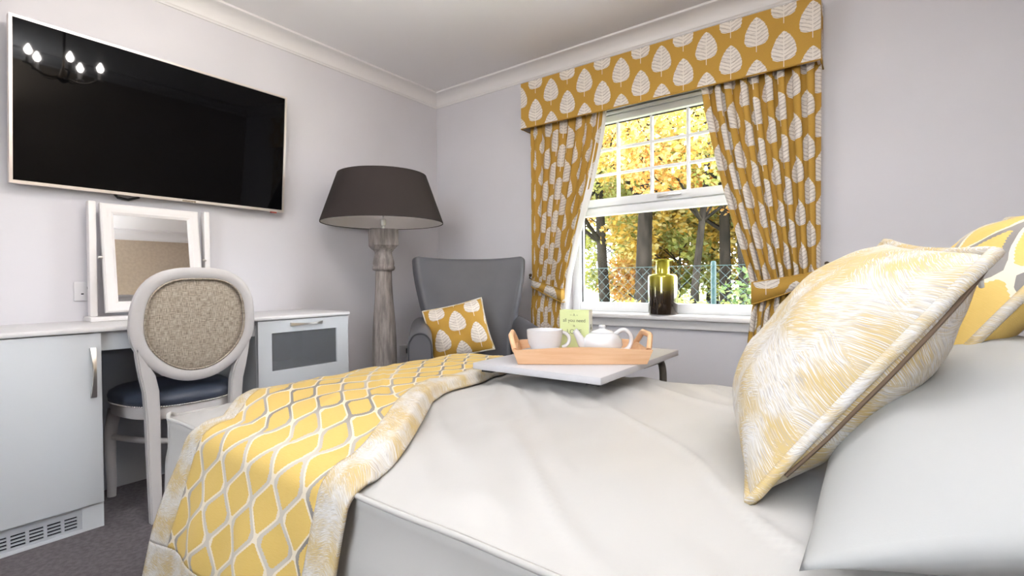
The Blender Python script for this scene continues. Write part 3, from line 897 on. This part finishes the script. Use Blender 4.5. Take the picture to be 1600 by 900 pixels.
# ------------------------------------------------------------------ armchair in the corner
def armchair():
    th = math.radians(46.5)
    r = thing('armchair', 'grey leather winged armchair with rolled arms in the corner', 'chair', (-1.85, 2.13, 0), th)
    # local: x to the sitter's side, front towards -y
    def back(u, v):
        s = -1+2*u; z = lerp(.40, 1.075, v)
        hw = lerp(.268, .357, sstep(.15, 1, v)**1.0)
        z2 = z-.024+(.016*(abs(s)**2.2)-.004)*sstep(.5, 1, v)
        y = .205+.105*v-.085*abs(s)**3.0*(1-.25*v)
        return (s*hw, y, z2)
    o = surf('backrest', back, 28, 20, M['leather'], r, thick=.075, offset=1, world=False)
    bv = o.modifiers.new('bev', 'BEVEL'); bv.width = .022; bv.segments = 4; bv.limit_method = 'ANGLE'; bv.angle_limit = math.radians(50)
    pts = []
    for k in range(25):
        x, y, z = back(.06+.88*k/24, 1); pts.append((x, y+.006, z+.001))
    tube('top_piping', pts, .004, M['leather_pipe'], o, 6, world=False)
    box('seat_base', -.30, .30, -.28, .24, .16, .33, M['leather'], r, .02, False)
    bm = bmesh.new(); add_box(bm, -.232, .232, -.315, .205, .333, .455, .035, 4)
    link('seat_cushion', bm_me('seat_cushion', bm), M['leather'], r, False, 50)
    for s in (-1, 1):
        # arm: rolled profile swept from back to front
        bm = bmesh.new(); rings = []
        n = 20
        def prof(t, y):
            top = lerp(.668, .700, t); out = []
            w = .062
            for k in range(n):
                a = PI*k/(n-1)
                out.append((s*(.300)+w*math.cos(a), top-.075+.075*math.sin(a)))
            out = [(s*.300+w, .17)]+out+[(s*.300-w, .17)]
            return out
        ys = [(-.325, 0, .975), (-.318, 0, 1), (-.10, .4, 1), (.12, .85, 1), (.27, 1, 1)]
        for y, t, sc in ys:
            rings.append([bm.verts.new((s*.300+(x-s*.300)*sc, y, .17+(z-.17)*(.993 if sc < 1 else 1))) for x, z in prof(t, y)])
        for A, B in zip(rings, rings[1:]):
            for k in range(len(A)): bm.faces.new((A[k], A[(k+1) % len(A)], B[(k+1) % len(A)], B[k]))
        bm.faces.new(rings[0]); bm.faces.new(rings[-1][::-1])
        a = link('arm', bm_me('arm', bm), M['leather'], r, False, 50)
        P = prof(0, 0); pp = [((s*.300)+(x-s*.300)*.93, -.327, .17+(z-.17)*.985) for x, z in P]
        tube('arm_piping', pp, .0045, M['leather_pipe'], a, 6, world=False)
        Q = [(s*.300-s*.062, y, lerp(.668, .70, t)-.05) for y, t in ((-.31, 0), (0, .5), (.2, .9))]
    for x in (-.27, .27):
        for y in (-.26, .22): tube('leg', [(x, y, .17), (x*1.03, y*1.03, 0)], [.024, .016], M['black'], r, 12, world=False)
    # cushion leaning against the back (own thing, world space)
    Rm = Matrix.Translation((-1.85, 2.13, 0)) @ Matrix.Rotation(th, 4, 'Z')
    A, B, C = (Rm @ Vector(p) for p in ((-.225, -.055, .462), (-.295, .065, .745), (.045, .055, .820)))
    cushion('leaf_cushion', 'gold cushion with white leaf print on the grey armchair', A, B, C, .13, M['leaf_small'], M['feather_small'], 7, .005, uvs=(.10, .06), pinch=.06)
armchair()

# ------------------------------------------------------------------ pelmet and curtains
def pelmet():
    YW = YB-.006
    x0, x1, z0, z1, yf = -1.885, -.205, 1.918, 2.215, 2.663
    bm = bmesh.new(); uvl = bm.loops.layers.uv.new('UVMap')
    def quad(ps, uvs):
        f = bm.faces.new([bm.verts.new(p) for p in ps])
        for l, q in zip(f.loops, uvs): l[uvl].uv = (q[0]+.354, q[1]+.050)
    t = .016
    D = YW-yf
    quad([(x0, yf, z0), (x1, yf, z0), (x1, yf, z1), (x0, yf, z1)], [(x0, z0), (x1, z0), (x1, z1), (x0, z1)])
    quad([(x1, yf, z0), (x1, YW, z0), (x1, YW, z1), (x1, yf, z1)], [(x1, z0), (x1+D, z0), (x1+D, z1), (x1, z1)])
    quad([(x0, YW, z0), (x0, yf, z0), (x0, yf, z1), (x0, YW, z1)], [(x0-D, z0), (x0, z0), (x0, z1), (x0-D, z1)])
    quad([(x0, yf, z1), (x1, yf, z1), (x1, YW, z1), (x0, YW, z1)], [(x0, z1), (x1, z1), (x1, z1+D), (x0, z1+D)])
    # underside lip and inner faces
    quad([(x0, yf, z0), (x0+t, yf+t, z0), (x1-t, yf+t, z0), (x1, yf, z0)], [(x0, z0), (x0, z0-.01), (x1, z0-.01), (x1, z0)])
    quad([(x1, yf, z0), (x1-t, yf+t, z0), (x1-t, YW, z0), (x1, YW, z0)], [(x1, z0)]*4)
    quad([(x0, YW, z0), (x0+t, YW, z0), (x0+t, yf+t, z0), (x0, yf, z0)], [(x0, z0)]*4)
    quad([(x0+t, yf+t, z0), (x0+t, yf+t, z1-t), (x1-t, yf+t, z1-t), (x1-t, yf+t, z0)], [(x0, z0), (x0, z1), (x1, z1), (x1, z0)])
    quad([(x1-t, yf+t, z0), (x1-t, yf+t, z1-t), (x1-t, YW, z1-t), (x1-t, YW, z0)], [(x1, z0)]*4)
    quad([(x0+t, YW, z0), (x0+t, YW, z1-t), (x0+t, yf+t, z1-t), (x0+t, yf+t, z0)], [(x0, z0)]*4)
    quad([(x0+t, yf+t, z1-t), (x0+t, YW, z1-t), (x1-t, YW, z1-t), (x1-t, yf+t, z1-t)], [(x0, z0)]*4)
    bmesh.ops.remove_doubles(bm, verts=bm.verts, dist=1e-5)
    r = thing('pelmet', 'gold leaf print box pelmet above the window', 'pelmet', ((x0+x1)/2, YW, z0))
    link('cover', bm_me('cover', bm, False), M['leaf'], r, True)
    pts = [(x0, YW, z0), (x0, yf, z0), (x1, yf, z0), (x1, YW, z0)]
    bm = bmesh.new()
    for a, b in zip(pts, pts[1:]): add_tube(bm, [a, b], .004, 6)
    link('piping', bm_me('piping', bm), M['gold'], r, True, True)
pelmet()

def curtain(label, outer, inner, nf, bias, uoff, tie_pts, tie_label, hook, lip=.018):
    """outer/inner: (z, x) polylines for the window-far and window-near edges"""
    z0, z1 = .06, 1.975
    sgn = 1 if inner[0][1] > outer[0][1] else -1
    xm = sum(p[1] for p in outer)/len(outer)
    r = thing('curtain', label, 'curtain', (xm, 2.72, z0))
    Wc = 1.10                                           # width of cloth
    def pos(s, z, back=0):
        xo, xi = interp(outer, z), interp(inner, z)
        wd = abs(xi-xo)
        ph = s*nf*2*PI+nz(s*7, 2.3+bias)*1.8
        amp = .027*min(1.1, max(.7, .30/wd*.8))*(1-.45*sstep(.90, .70, z))
        comp = .35*sstep(0, .22, s)+.65
        x = lerp(xo, xi, s)+.125*math.sin(2*ph)*wd/nf
        k = 1.0-.35*(1-sstep(0, .14, s))
        y = 2.716-.024*sstep(.85, .74, z)+amp*k*math.sin(ph+.3*math.sin(z*3+s*9))*1.0+nz(s*11, z*1.6, bias)*.006
        return (x, y+back, z)
    # vertical samples denser near the tie
    def f(u, v):
        z = lerp(z0, z1, v); return pos(u, z)
    def uvf(u, v):
        return (sgn*u*Wc+uoff, lerp(z0, z1, v)-.06*0+uoff)
    surf('cloth', f, 200, 70, M['leaf'], r, uvf, thick=.002, offset=0)
    def g(u, v):
        z = lerp(z0+.02, z1-.02, v); s = lerp(.55, 1.0 if lip else .93, u); x, y, _ = pos(s, z, .012)
        return (x+sgn*lip*sstep(.8, 1, u), y+.004*u, z)
    surf('lining', g, 40, 50, M['lining'], r, thick=.0015, offset=0)
    t = thing('curtain_tieback', tie_label, 'tieback', (hook[0], YB-.004, hook[1]))
    # band around the curtain: front sweep, from hook round the inner edge
    n = 40; vs, fs, uv = [], [], []
    for k in range(n+1):
        a = k/n
        x, zt, zb, y = tie_pts(a)
        for q, zz in enumerate((zt, lerp(zt, zb, .5), zb)):
            vs.append((x, y-(.004 if q == 1 else 0), zz)); uv.append((a*.30+uoff*1.3, zz))
    for k in range(n):
        for q in (0, 1):
            a = k*3+q; fs.append((a, a+3, a+4, a+1))
    b = link('band', me_from('band', vs, fs, uv), M['leaf'], t, True, True)
    s = b.modifiers.new('solid', 'SOLIDIFY'); s.thickness = .006; s.offset = 1
    bm = bmesh.new(); add_tube(bm, [(tie_pts(k/n)[0], tie_pts(k/n)[3]-.004, tie_pts(k/n)[2]) for k in range(n+1)], .0035, 6)
    add_tube(bm, [(tie_pts(k/n)[0], tie_pts(k/n)[3]-.004, tie_pts(k/n)[1]) for k in range(n+1)], .003, 6)
    link('piping', bm_me('piping', bm), M['gold'], t, True, True)
    hx, hz = hook
    bm = bmesh.new(); add_tube(bm, [(hx, YB-.001, hz), (hx, YB-.05, hz), (hx+.012*-sgn, YB-.07, hz+.012), (hx, YB-.075, hz+.03)], .004, 8)
    add_lathe(bm, [(0, -.012), (.009, -.006), (.011, 0), (.009, .008), (0, .012)], (hx, YB-.075, hz+.03), 10)
    link('hook', bm_me('hook', bm), M['brass'], t, True, True)

def curtains():
    def tl(a):
        # from the outer hook, across the front, round the inner edge
        b = min(1, a/.85); c = max(0, (a-.85)/.15)
        x = lerp(-1.845, -1.588, b)
        zt = lerp(.935, .865, b)-.0; zb = lerp(.893, .782, b)
        y = lerp(2.735, 2.664, sstep(0, .12, a))+.09*c*c
        return (x, zt, zb, y)
    curtain('gold leaf print curtain tied back next to the armchair', [(0, -1.825), (.75, -1.835), (.85, -1.838), (1, -1.838), (2, -1.838)],
            [(0, -1.615), (.65, -1.605), (.78, -1.595), (.85, -1.588), (.95, -1.575), (1.2, -1.512), (1.5, -1.425), (1.8, -1.352), (2, -1.325)], 8, 1.0, .05, tl,
            'gold leaf print tieback holding the curtain beside the armchair', (-1.862, .925))
    def tr(a):
        b = min(1, a/.88); c = max(0, (a-.88)/.12)
        x = lerp(-.205, -.492, b)
        zt = lerp(.955, .900, b**.8); zb = lerp(.905, .792, b**.9)
        y = lerp(2.735, 2.660, sstep(0, .12, a))+.09*c*c
        return (x, zt, zb, y)
    curtain('gold leaf print curtain tied back on the side nearer the headboard', [(0, -.232), (.75, -.225), (.9, -.215), (1.2, -.214), (2, -.212)],
            [(0, -.530), (.60, -.515), (.72, -.50), (.82, -.487), (.95, -.515), (1.2, -.585), (1.5, -.660), (1.8, -.722), (2, -.748)], 9, 5.0, .113, tr,
            'gold leaf print tieback holding the curtain nearer the headboard', (-.185, .955), .0)
curtains()

# ------------------------------------------------------------------ vase on the window board
def vase():
    prof = [(0, 0), (.066, 0), (.071, .004), (.072, .012), (.072, .168), (.070, .176), (.064, .181), (.040, .183), (.034, .186), (.033, .196), (.033, .236), (.035, .240), (.052, .243), (.053, .246), (.051, .249), (.034, .249), (.030, .246), (.029, .19), (.031, .181), (.060, .176), (.066, .168), (.066, .012), (.060, .007), (0, .007)]
    bm = bmesh.new(); add_lathe(bm, prof, (0, 0, 0), 48)
    o = link('vase', bm_me('vase', bm), M['vase'], None, False, 40); o.location = (-.985, 2.786, .7185); o.scale = (1.12, 1.12, 1.27)
    tag(o, 'olive green ombre glass bottle vase on the window sill', 'vase')
vase()

# ------------------------------------------------------------------ overbed table, tray and tea things
TZ = .690
def overbed_table():
    r = thing('overbed_table', 'white topped overbed table with curved metal leg reaching over the bed', 'table', (-.70, 1.62, 0))
    x0, x1, y0, y1 = -.905, -.512, 1.035, 1.592
    box('table_top', x0, x1, y0, y1, TZ-.018, TZ, M['tablewhite'], r, .0025)
    boxes('under_frame', [(-.80, -.60, 1.15, 1.50, TZ-.026, TZ-.018), (-.56, -.525, 1.05, 1.10, TZ-.025, TZ-.018), (-.885, -.85, 1.05, 1.14, TZ-.026, TZ-.018)], M['black'], r)
    pts = [(-.555, 1.40, TZ-.026)]
    for k in range(9):
        a = k/8*PI/2; pts.append((-.555, 1.52+.05*math.sin(a), TZ-.028-.06*(1-math.cos(a))))
    pts += [(-.555, 1.575, .5), (-.555, 1.58, .08)]
    tube('curved_leg', pts, .0115, M['tube'], r, 12)
    pts = [(p[0]-.28, p[1], p[2]) for p in pts]
    tube('curved_leg', pts, .0115, M['tube'], r, 12)
    boxes('foot', [(-.90, -.50, 1.56, 1.60, .04, .08), (-.90, -.86, 1.56, 2.0, .04, .075)], M['tube'], r, .006)
    for x, y in ((-.88, 1.58), (-.52, 1.58), (-.88, 1.96)): tube('castor', [(x-.012, y, .02), (x+.012, y, .02)], .02, M['black'], r, 14)
overbed_table()

TROT = math.radians(33.6); TC = Vector((-.695, 1.262, TZ))
def tray_pt(x, y, z): return TC+Matrix.Rotation(TROT, 3, 'Z') @ Vector((x, y, z))
def tray():
    r = thing('serving_tray', 'pale beech serving tray with cut-out handles on the overbed table', 'tray', TC, TROT)
    a, d, h = .166, .105, .050; fl = .017; t = .008
    def wall(name, p0, p1, q0, q1, topf, n=24, cut=None):
        """p: inner-bottom edge ends, q: outward lean; builds a board following topf height"""
        bm = bmesh.new()
        p0, p1, q0, q1 = map(Vector, (p0, p1, q0, q1)); A = []
        for k in range(n+1):
            s = k/n; b = p0.lerp(p1, s); tp = q0.lerp(q1, s); hh = topf(s)
            nrm = (tp-b); nrm.z = 0
            nrm = nrm.normalized()*t if nrm.length > 0 else Vector((0, 0, 0))
            top = b+(tp-b)*hh
            A.append([bm.verts.new(b), bm.verts.new(top), bm.verts.new(top+nrm), bm.verts.new(b+nrm)])
        for i in range(n):
            for k in range(4): bm.faces.new((A[i][k], A[i][(k+1) % 4], A[i+1][(k+1) % 4], A[i+1][k]))
        bm.faces.new(A[0]); bm.faces.new(A[-1][::-1])
        return link(name, bm_me(name, bm), M['tray'], r, False, 40)
    side = lambda s: .80+.16*math.sin(s*PI)**1.3
    box('tray_bottom', -a, a, -d, d, .0005, .0075, M['tray'], r, 0, False)
    wall('side_board', (-a, -d, .001), (a, -d, .001), (-a-fl, -d-.012, h), (a+fl, -d-.012, h), side)
    wall('side_board', (-a, d, .001), (a, d, .001), (-a-fl, d+.012, h), (a+fl, d+.012, h), side)
    for s in (-1, 1):
        # end boards with a hand hole: lower board plus an arch
        wall('end_board', (s*a, -d, .001), (s*a, d, .001), (s*(a+fl), -d-.012, h), (s*(a+fl), d+.012, h), lambda q: .80-.10*math.sin(q*PI))
        pts = []
        for k in range(21):
            q = k/20; y = lerp(-d*.82, d*.82, q); hh = .72+.72*min(1, math.sin(q*PI)*1.6)
            pts.append((s*(a+fl*hh+.004), y, h*hh))
        tube('handle', pts, .0075, M['tray'], r, 8, world=False, sx=1.2)
tray()

def tea_things():
    # saucer and cup
    cx, cy, cz = tray_pt(-.098, .005, .0085)
    lathe_ = [(0, 0), (.035, 0), (.038, .003), (.068, .012), (.070, .014), (.068, .015), (.036, .007), (0, .006)]
    bm = bmesh.new(); add_lathe(bm, lathe_, (0, 0, 0), 40); o = link('saucer', bm_me('saucer', bm), M['porcelain'], None, False, 50); o.location = (cx, cy, cz)
    tag(o, 'white saucer under the tea cup', 'saucer')
    r = thing('tea_cup', 'wide white tea cup on the wooden tray', 'cup', (cx, cy, cz+.0075), math.radians(36))
    lathe('bowl', [(0, 0), (.028, 0), (.029, .004), (.040, .012), (.048, .028), (.0515, .050), (.0525, .068), (.0505, .068), (.049, .050), (.045, .028), (.036, .013), (0, .008)], (0, 0, 0), M['porcelain'], r, 40, False, smooth=60)
    pts = []
    for k in range(13):
        a = -PI*.45+k/12*PI*.95; pts.append((.050+.026*math.cos(a)-.004, 0, .038+.022*math.sin(a)))
    tube('handle', pts, .0052, M['porcelain'], r, 8, world=False)
    # teapot
    tx, ty, tz = tray_pt(.070, .010, .0085)
    p = thing('teapot', 'small white teapot with round lid on the wooden tray', 'teapot', (tx, ty, tz), math.radians(36))
    lathe('body', [(0, 0), (.036, 0), (.037, .003), (.050, .014), (.0575, .030), (.055, .046), (.046, .058), (.034, .064), (.030, .065), (0, .065)], (0, 0, 0), M['porcelain'], p, 40, False, smooth=60)
    l = lathe('lid', [(.033, .0645), (.033, .067), (.026, .071), (.012, .075), (.008, .078), (.0105, .082), (.0095, .087), (0, .089)], (0, 0, 0), M['porcelain'], p, 32, False, smooth=60)
    tube('spout', [(-.045, 0, .026), (-.060, 0, .036), (-.068, 0, .052), (-.077, 0, .068), (-.081, 0, .072)], [.017, .0145, .011, .009, .0085], M['porcelain'], p, 14, world=False)
    pts = []
    for k in range(17):
        a = -PI*.60+k/16*PI*1.20; pts.append((.060+.024*math.cos(a), 0, .043+.030*math.sin(a)))
    pts.append((.036, 0, .060))
    tube('handle', pts, .0062, M['porcelain'], p, 8, world=False)
    # printed carton
    gx, gy, gz = tray_pt(-.008, .062, .0085)
    c = thing('gift_box', 'small pale green printed box standing behind cup and teapot', 'box', (gx, gy, gz), math.radians(8))
    bm = bmesh.new(); add_box(bm, -.047, .047, -.0, .030, 0, .128)
    link('carton', bm_me('carton', bm), M['card_green'], c, False)
    box('side_panel', .047, .0475, .0, .030, .001, .127, M['card_pale'], c, 0, False)
    def text(s, size, x, z, face='f', rot=0):
        cu = bpy.data.curves.new('t', 'FONT'); cu.body = s; cu.size = size; cu.align_x = 'CENTER'; cu.extrude = .0002
        ob = bpy.data.objects.new('t', cu); COL.objects.link(ob)
        dg = bpy.context.evaluated_depsgraph_get(); me = bpy.data.meshes.new_from_object(ob.evaluated_get(dg))
        bpy.data.objects.remove(ob); me.materials.clear()
        m = Matrix.Translation((x, -.0004, z)) @ Matrix.Rotation(PI/2, 4, 'X')
        if face == 's': m = Matrix.Translation((.0479, x, z)) @ Matrix.Rotation(PI/2, 4, 'Z') @ Matrix.Rotation(PI/2, 4, 'X') @ Matrix.Rotation(rot, 4, 'Z')
        me.transform(m)
        return link('lettering', me, M['ink'], c, False)
    text('~ A ~', .011, 0, .110); text('all you need', .0150, 0, .092); text('is', .010, 0, .078); text('LOVE', .020, 0, .056)
    text('&', .024, .015, .070, 's')
tea_things()

# ------------------------------------------------------------------ chandelier
def chandelier():
    cx, cy = -1.512, .778
    r = thing('chandelier', 'dark bronze chandelier with five glowing candle bulbs', 'chandelier', (cx, cy, ZC))
    lathe('ceiling_rose', [(0, 0), (.055, 0), (.050, -.015), (.015, -.03), (0, -.03)], (cx, cy, ZC), M['brass'], r, 24)
    tube('stem', [(cx, cy, ZC-.03), (cx, cy, 1.94)], .006, M['brass'], r, 8)
    lathe('hub', [(0, -.035), (.012, -.03), (.03, -.01), (.02, .01), (.012, .04), (.006, .06), (0, .06)], (cx, cy, 1.935), M['brass'], r, 20)
    for k in range(5):
        a = math.radians(-106)+k*2*PI/5; c, s = math.cos(a), math.sin(a); R = .165
        pts = [(cx+c*R*t, cy+s*R*t, 1.945-.035*math.sin(t*PI)+.02*t) for t in [j/10 for j in range(11)]]
        tube('arm', pts, .005, M['brass'], r, 8)
        x, y = cx+c*R, cy+s*R
        lathe('candle', [(0, 0), (.022, .004), (.024, .008), (.010, .010), (.010, .05), (0, .05)], (x, y, 1.955), M['mirrorpaint'], r, 16)
        lathe('bulb', [(0, 0), (.008, .003), (.016, .016), (.017, .026), (.010, .042), (.003, .056), (0, .058)], (x, y, 2.006), M['bulb'], r, 16, smooth=80)
chandelier()

def fill_uplighter():
    wy, wz = .46, 1.76  # added uplighter, out of view, for soft fill off the ceiling
    r = thing('fill_uplighter', 'added white bowl uplighter for fill light, out of view above the bed head', 'lamp', (XR, wy, wz))
    box('back_plate', XR-.015, XR, wy-.06, wy+.06, wz-.02, wz+.10, M['white'], r, .004)
    box('bracket', XR-.05, XR-.014, wy-.02, wy+.02, wz+.02, wz+.05, M['white'], r, .004)
    lathe('bowl', [(0, 0), (.05, .004), (.10, .035), (.125, .085), (.119, .085), (.094, .040), (.048, .012), (0, .009)], (XR-.165, wy, wz), M['white'], r, 36, smooth=60)
    lathe('fill_disc', [(0, .050), (.085, .050), (.085, .046), (0, .046)], (XR-.165, wy, wz), M['fill_glow'], r, 28)
fill_uplighter()

# ------------------------------------------------------------------ garden
GZ = -.15
def outside():
    o = box('lawn', -40, 30, YB+.3, 70, GZ-.1, GZ, M['grass'], None); o['kind'] = 'structure'
    o = box('bounce_terrace', -30, 30, -30, YF-.3, GZ-.1, GZ, plain('bounce_paving', (.40, .39, .37), .9, .2, var=.1), None); o['kind'] = 'structure'  # unseen paving added to bounce daylight in through the added window
    o = box('bounce_path', -12, 6, YB+.24, 4.3, GZ, GZ+.02, plain('bounce_concrete', (.62, .61, .59), .9, .2, var=.08), None); o['kind'] = 'structure'  # unseen pale strip added to throw daylight up onto the ceiling
    # chain-link fence
    FY, FT = 4.72, 1.075
    r = thing('chain_link_fence', 'low chain link fence with green post outside the window', 'fence', (-2, FY, GZ))
    x0, x1 = -6.0, 1.2
    for x in (-5.6, -3.4, -1.205, .98): lathe('post', [(0, 0), (.024, 0), (.024, FT-GZ), (.018, FT-GZ+.012), (0, FT-GZ+.015)], (x, FY+.03, GZ), M['fence'], r, 14)
    bm = bmesh.new(); p = .098; H = FT-.03-GZ-.03
    zb = GZ+.03
    n = int((x1-x0+H)/p)
    for k in range(n):
        s = x0-H+k*p
        for d in (1, -1):
            a0 = s if d == 1 else s+H; a1 = s+H if d == 1 else s
            za, zc = zb, zb+H
            # clip to the panel
            P = [(a0, za), (a1, zc)]
            out = []
            for (xa, z_), (xb, zb_) in ((P[0], P[1]), (P[1], P[0])):
                if xa < x0: f = (x0-xa)/(xb-xa); xa, z_ = x0, z_+(zb_-z_)*f
                elif xa > x1: f = (x1-xa)/(xb-xa); xa, z_ = x1, z_+(zb_-z_)*f
                out.append((xa, FY+d*.0015, z_))
            if (Vector(out[0])-Vector(out[1])).length > .02: add_tube(bm, out, .0017, 3, caps=False)
    link('mesh', bm_me('mesh', bm), M['wire'], r, True, None, 'stuff')
    for z in (FT-.03, .45): tube('line_wire', [(x0, FY, z), (x1, FY, z)], .003, M['fence'], r, 5)

    def leaves(rng, blobs, count, size):
        vs, fs = [], []
        for _ in range(count):
            c, R = rng.choice(blobs)
            while True:
                d = Vector((rng.uniform(-1, 1), rng.uniform(-1, 1), rng.uniform(-1, 1)))
                if d.length <= 1: break
            p = c+Vector((d.x*R[0], d.y*R[1], d.z*R[2]))
            a = Vector((rng.gauss(0, 1), rng.gauss(0, 1), rng.gauss(0, .6))).normalized(); b = a.orthogonal().normalized()
            b = (Matrix.Rotation(rng.uniform(0, 6.28), 3, a) @ b); s = size*rng.uniform(.6, 1.3)
            i = len(vs)
            vs += [p-a*s, p+b*s*.55, p+a*s, p-b*s*.55]; fs.append((i, i+1, i+2, i+3))
        return vs, fs
    def tree(x, y, h, rad, lean, seed, mat, label, low=1.6, spread=1.5, count=3200, size=.075, fork=True):
        rng = random.Random(seed)
        r = thing('tree', label, 'tree', (x, y, GZ), group=None)
        bm = bmesh.new(); n = 12; pts = []
        for k in range(n+1):
            t = k/n; pts.append(Vector((lean[0]*t+.10*math.sin(t*5+seed)*t, lean[1]*t, h*t)))
        add_tube(bm, pts, [rad*(1.35 if k == 0 else 1)*(1-.75*k/n) for k in range(n+1)], 9)
        blobs = []
        for k in range(13 if fork else 5):
            t = rng.uniform(low/h, .95); b = pts[min(n, int(t*n))]; a = rng.uniform(0, 6.28); L = spread*rng.uniform(.6, 1.2)*(1.2-.5*t)
            q = [b, b+Vector((math.cos(a)*L*.4, math.sin(a)*L*.4, L*.28)), b+Vector((math.cos(a)*L*.75, math.sin(a)*L*.75, L*.42)), b+Vector((math.cos(a)*L, math.sin(a)*L, L*.62))]
            add_tube(bm, q, [rad*.38, rad*.25, rad*.16, rad*.06], 6)
            for c in (q[2], q[3]): blobs.append((c, (rng.uniform(.35, .75), rng.uniform(.35, .75), rng.uniform(.22, .5))))
        link('trunk', bm_me('trunk', bm), M['bark'], r, False, 60)
        vs, fs = leaves(rng, blobs, count, size)
        link('foliage', me_from('foliage', vs, fs), mat, r, False, None, 'stuff')
        return r
    G, O, L = M['fol_gold'], M['fol_orange'], M['fol_lime']
    spec = [  # x, y, height, trunk radius, lean, foliage
        (-3.40, 8.6, 7, .17, (.15, 0), G, 'golden beech with the thickest trunk beyond the fence', 1.9, 2.2),
        (-2.45, 8.2, 6, .07, (.5, 0), O, 'slim orange leaved tree leaning beside the thickest trunk', 2.0, 1.7),
        (-2.35, 10.2, 8, .12, (-.2, 0), L, 'yellow green tree seen behind the glass vase', 2.0, 2.2),
        (-1.75, 8.9, 6.5, .09, (-.25, 0), G, 'golden tree with a forked dark trunk left of the fence post', 2.1, 1.8),
        (-1.42, 10.5, 8, .13, (.2, 0), O, 'orange tree standing just behind the green fence post', 2.0, 2.2),
        (-.75, 9.2, 7, .08, (.3, 0), L, 'yellow green slim tree near the curtain nearer the bed', 1.8, 1.9),
        (-4.3, 7.8, 6.5, .10, (.3, 0), L, 'yellow green tree partly hidden by the curtain by the armchair', 1.4, 1.9),
        (-4.7, 9.8, 7.5, .13, (-.5, 0), O, 'orange tree with leaning trunk behind the fence corner', 1.6, 2.2),
        (-5.4, 9.6, 7.5, .14, (.2, 0), G, 'golden tree farthest along the fence beyond the armchair curtain', 1.3, 2.3),
        (-3.2, 12.5, 9, .15, (0, 0), G, 'tall golden tree in the second row of the wood', 2.0, 2.8),
        (-1.9, 13.0, 9, .14, (.3, 0), L, 'tall yellow green tree in the second row of the wood', 2.0, 2.8),
        (-.4, 12.6, 9, .15, (-.2, 0), G, 'tall golden tree behind the curtain nearer the bed', 2.0, 2.8),
        (-5.6, 13.5, 9, .16, (0, 0), L, 'tall yellow green tree at the open end of the wood', 1.5, 2.8),
        (-6.9, 11.4, 8, .15, (.1, 0), O, 'orange tree standing at the far end of the wood', 1.5, 2.6),
        (.7, 9.6, 7.5, .14, (-.1, 0), O, 'orange tree outside past the wall beside the window', 1.6, 2.3),
        (1.9, 11.2, 8, .15, (.1, 0), L, 'yellow green tree outside well past the window', 1.6, 2.5),
        (-2.6, 11.3, 3.6, .05, (.2, 0), L, 'young yellow green tree low between the thick and the slim trunk', .5, 1.3),
        (-1.6, 11.6, 3.4, .05, (-.2, 0), G, 'young golden tree low behind the fence post', .5, 1.4),
        (-3.6, 11.2, 3.4, .05, (.1, 0), G, 'young golden tree low behind the left half of the large pane', .5, 1.4),
        (-.9, 11.0, 3.2, .05, (.1, 0), O, 'young orange tree low at the edge of the curtain nearer the bed', .5, 1.3),
        (-4.8, 11.6, 3.6, .05, (.1, 0), L, 'young yellow green tree low at the edge of the armchair curtain', .5, 1.4),
        (-5.9, 11.9, 3.4, .05, (.1, 0), O, 'young orange tree low at the open end of the wood', .5, 1.4),
        (-2.2, 15.2, 5.0, .08, (.1, 0), L, 'broad yellow green tree at the back of the wood behind the vase', .5, 2.4),
        (-4.4, 15.4, 5.0, .08, (.1, 0), G, 'broad golden tree at the back of the wood', .5, 2.4),
        (-.6, 15.0, 5.0, .08, (.1, 0), G, 'broad golden tree at the back of the wood near the post', .5, 2.4),
        (-6.8, 15.6, 5.0, .08, (.1, 0), L, 'broad yellow green tree at the back end of the wood', .5, 2.4),
    ]
    for k, (x, y, h, rd, ln, mt, lb, lo, sp) in enumerate(spec):
        tree(x, y, h, rd, ln, 11+k, mt, lb, lo, sp, 9500 if y < 11 else 8000, .046 if y < 11 else .066)
    def bush(x, y, w_, h, seed, mat, label):
        rng = random.Random(seed)
        r = thing('shrub', label, 'shrub', (x, y, GZ))
        bm = bmesh.new(); blobs = []
        for k in range(7):
            a = rng.uniform(0, 6.28); tp = Vector((math.cos(a)*w_*.6, math.sin(a)*w_*.35, h*rng.uniform(.5, .95)))
            add_tube(bm, [(0, 0, 0), tp*.5+Vector((0, 0, h*.1)), tp], [.018, .012, .004], 5)
            blobs.append((tp, (w_*.42, w_*.34, h*.30)))
            blobs.append((tp*.6, (w_*.40, w_*.34, h*.28)))
        link('stems', bm_me('stems', bm), M['bark'], r, False, 60)
        vs, fs = leaves(rng, blobs, 1900, .045)
        link('foliage', me_from('foliage', vs, fs), mat, r, False, None, 'stuff')
    bush(-.95, 6.3, .8, 1.05, 71, M['fol_green'], 'dark green shrub behind the fence near the curtain nearer the bed')
    bush(-2.0, 7.2, .7, .75, 72, M['fol_lime'], 'low yellow green shrub behind the fence beside the post')
    bush(-4.2, 6.6, .9, .8, 73, M['fol_green'], 'green shrub behind the fence near the armchair curtain')
    bush(-3.1, 7.4, .7, .65, 74, M['fol_gold'], 'low golden shrub at the foot of the thickest trunk')
outside()
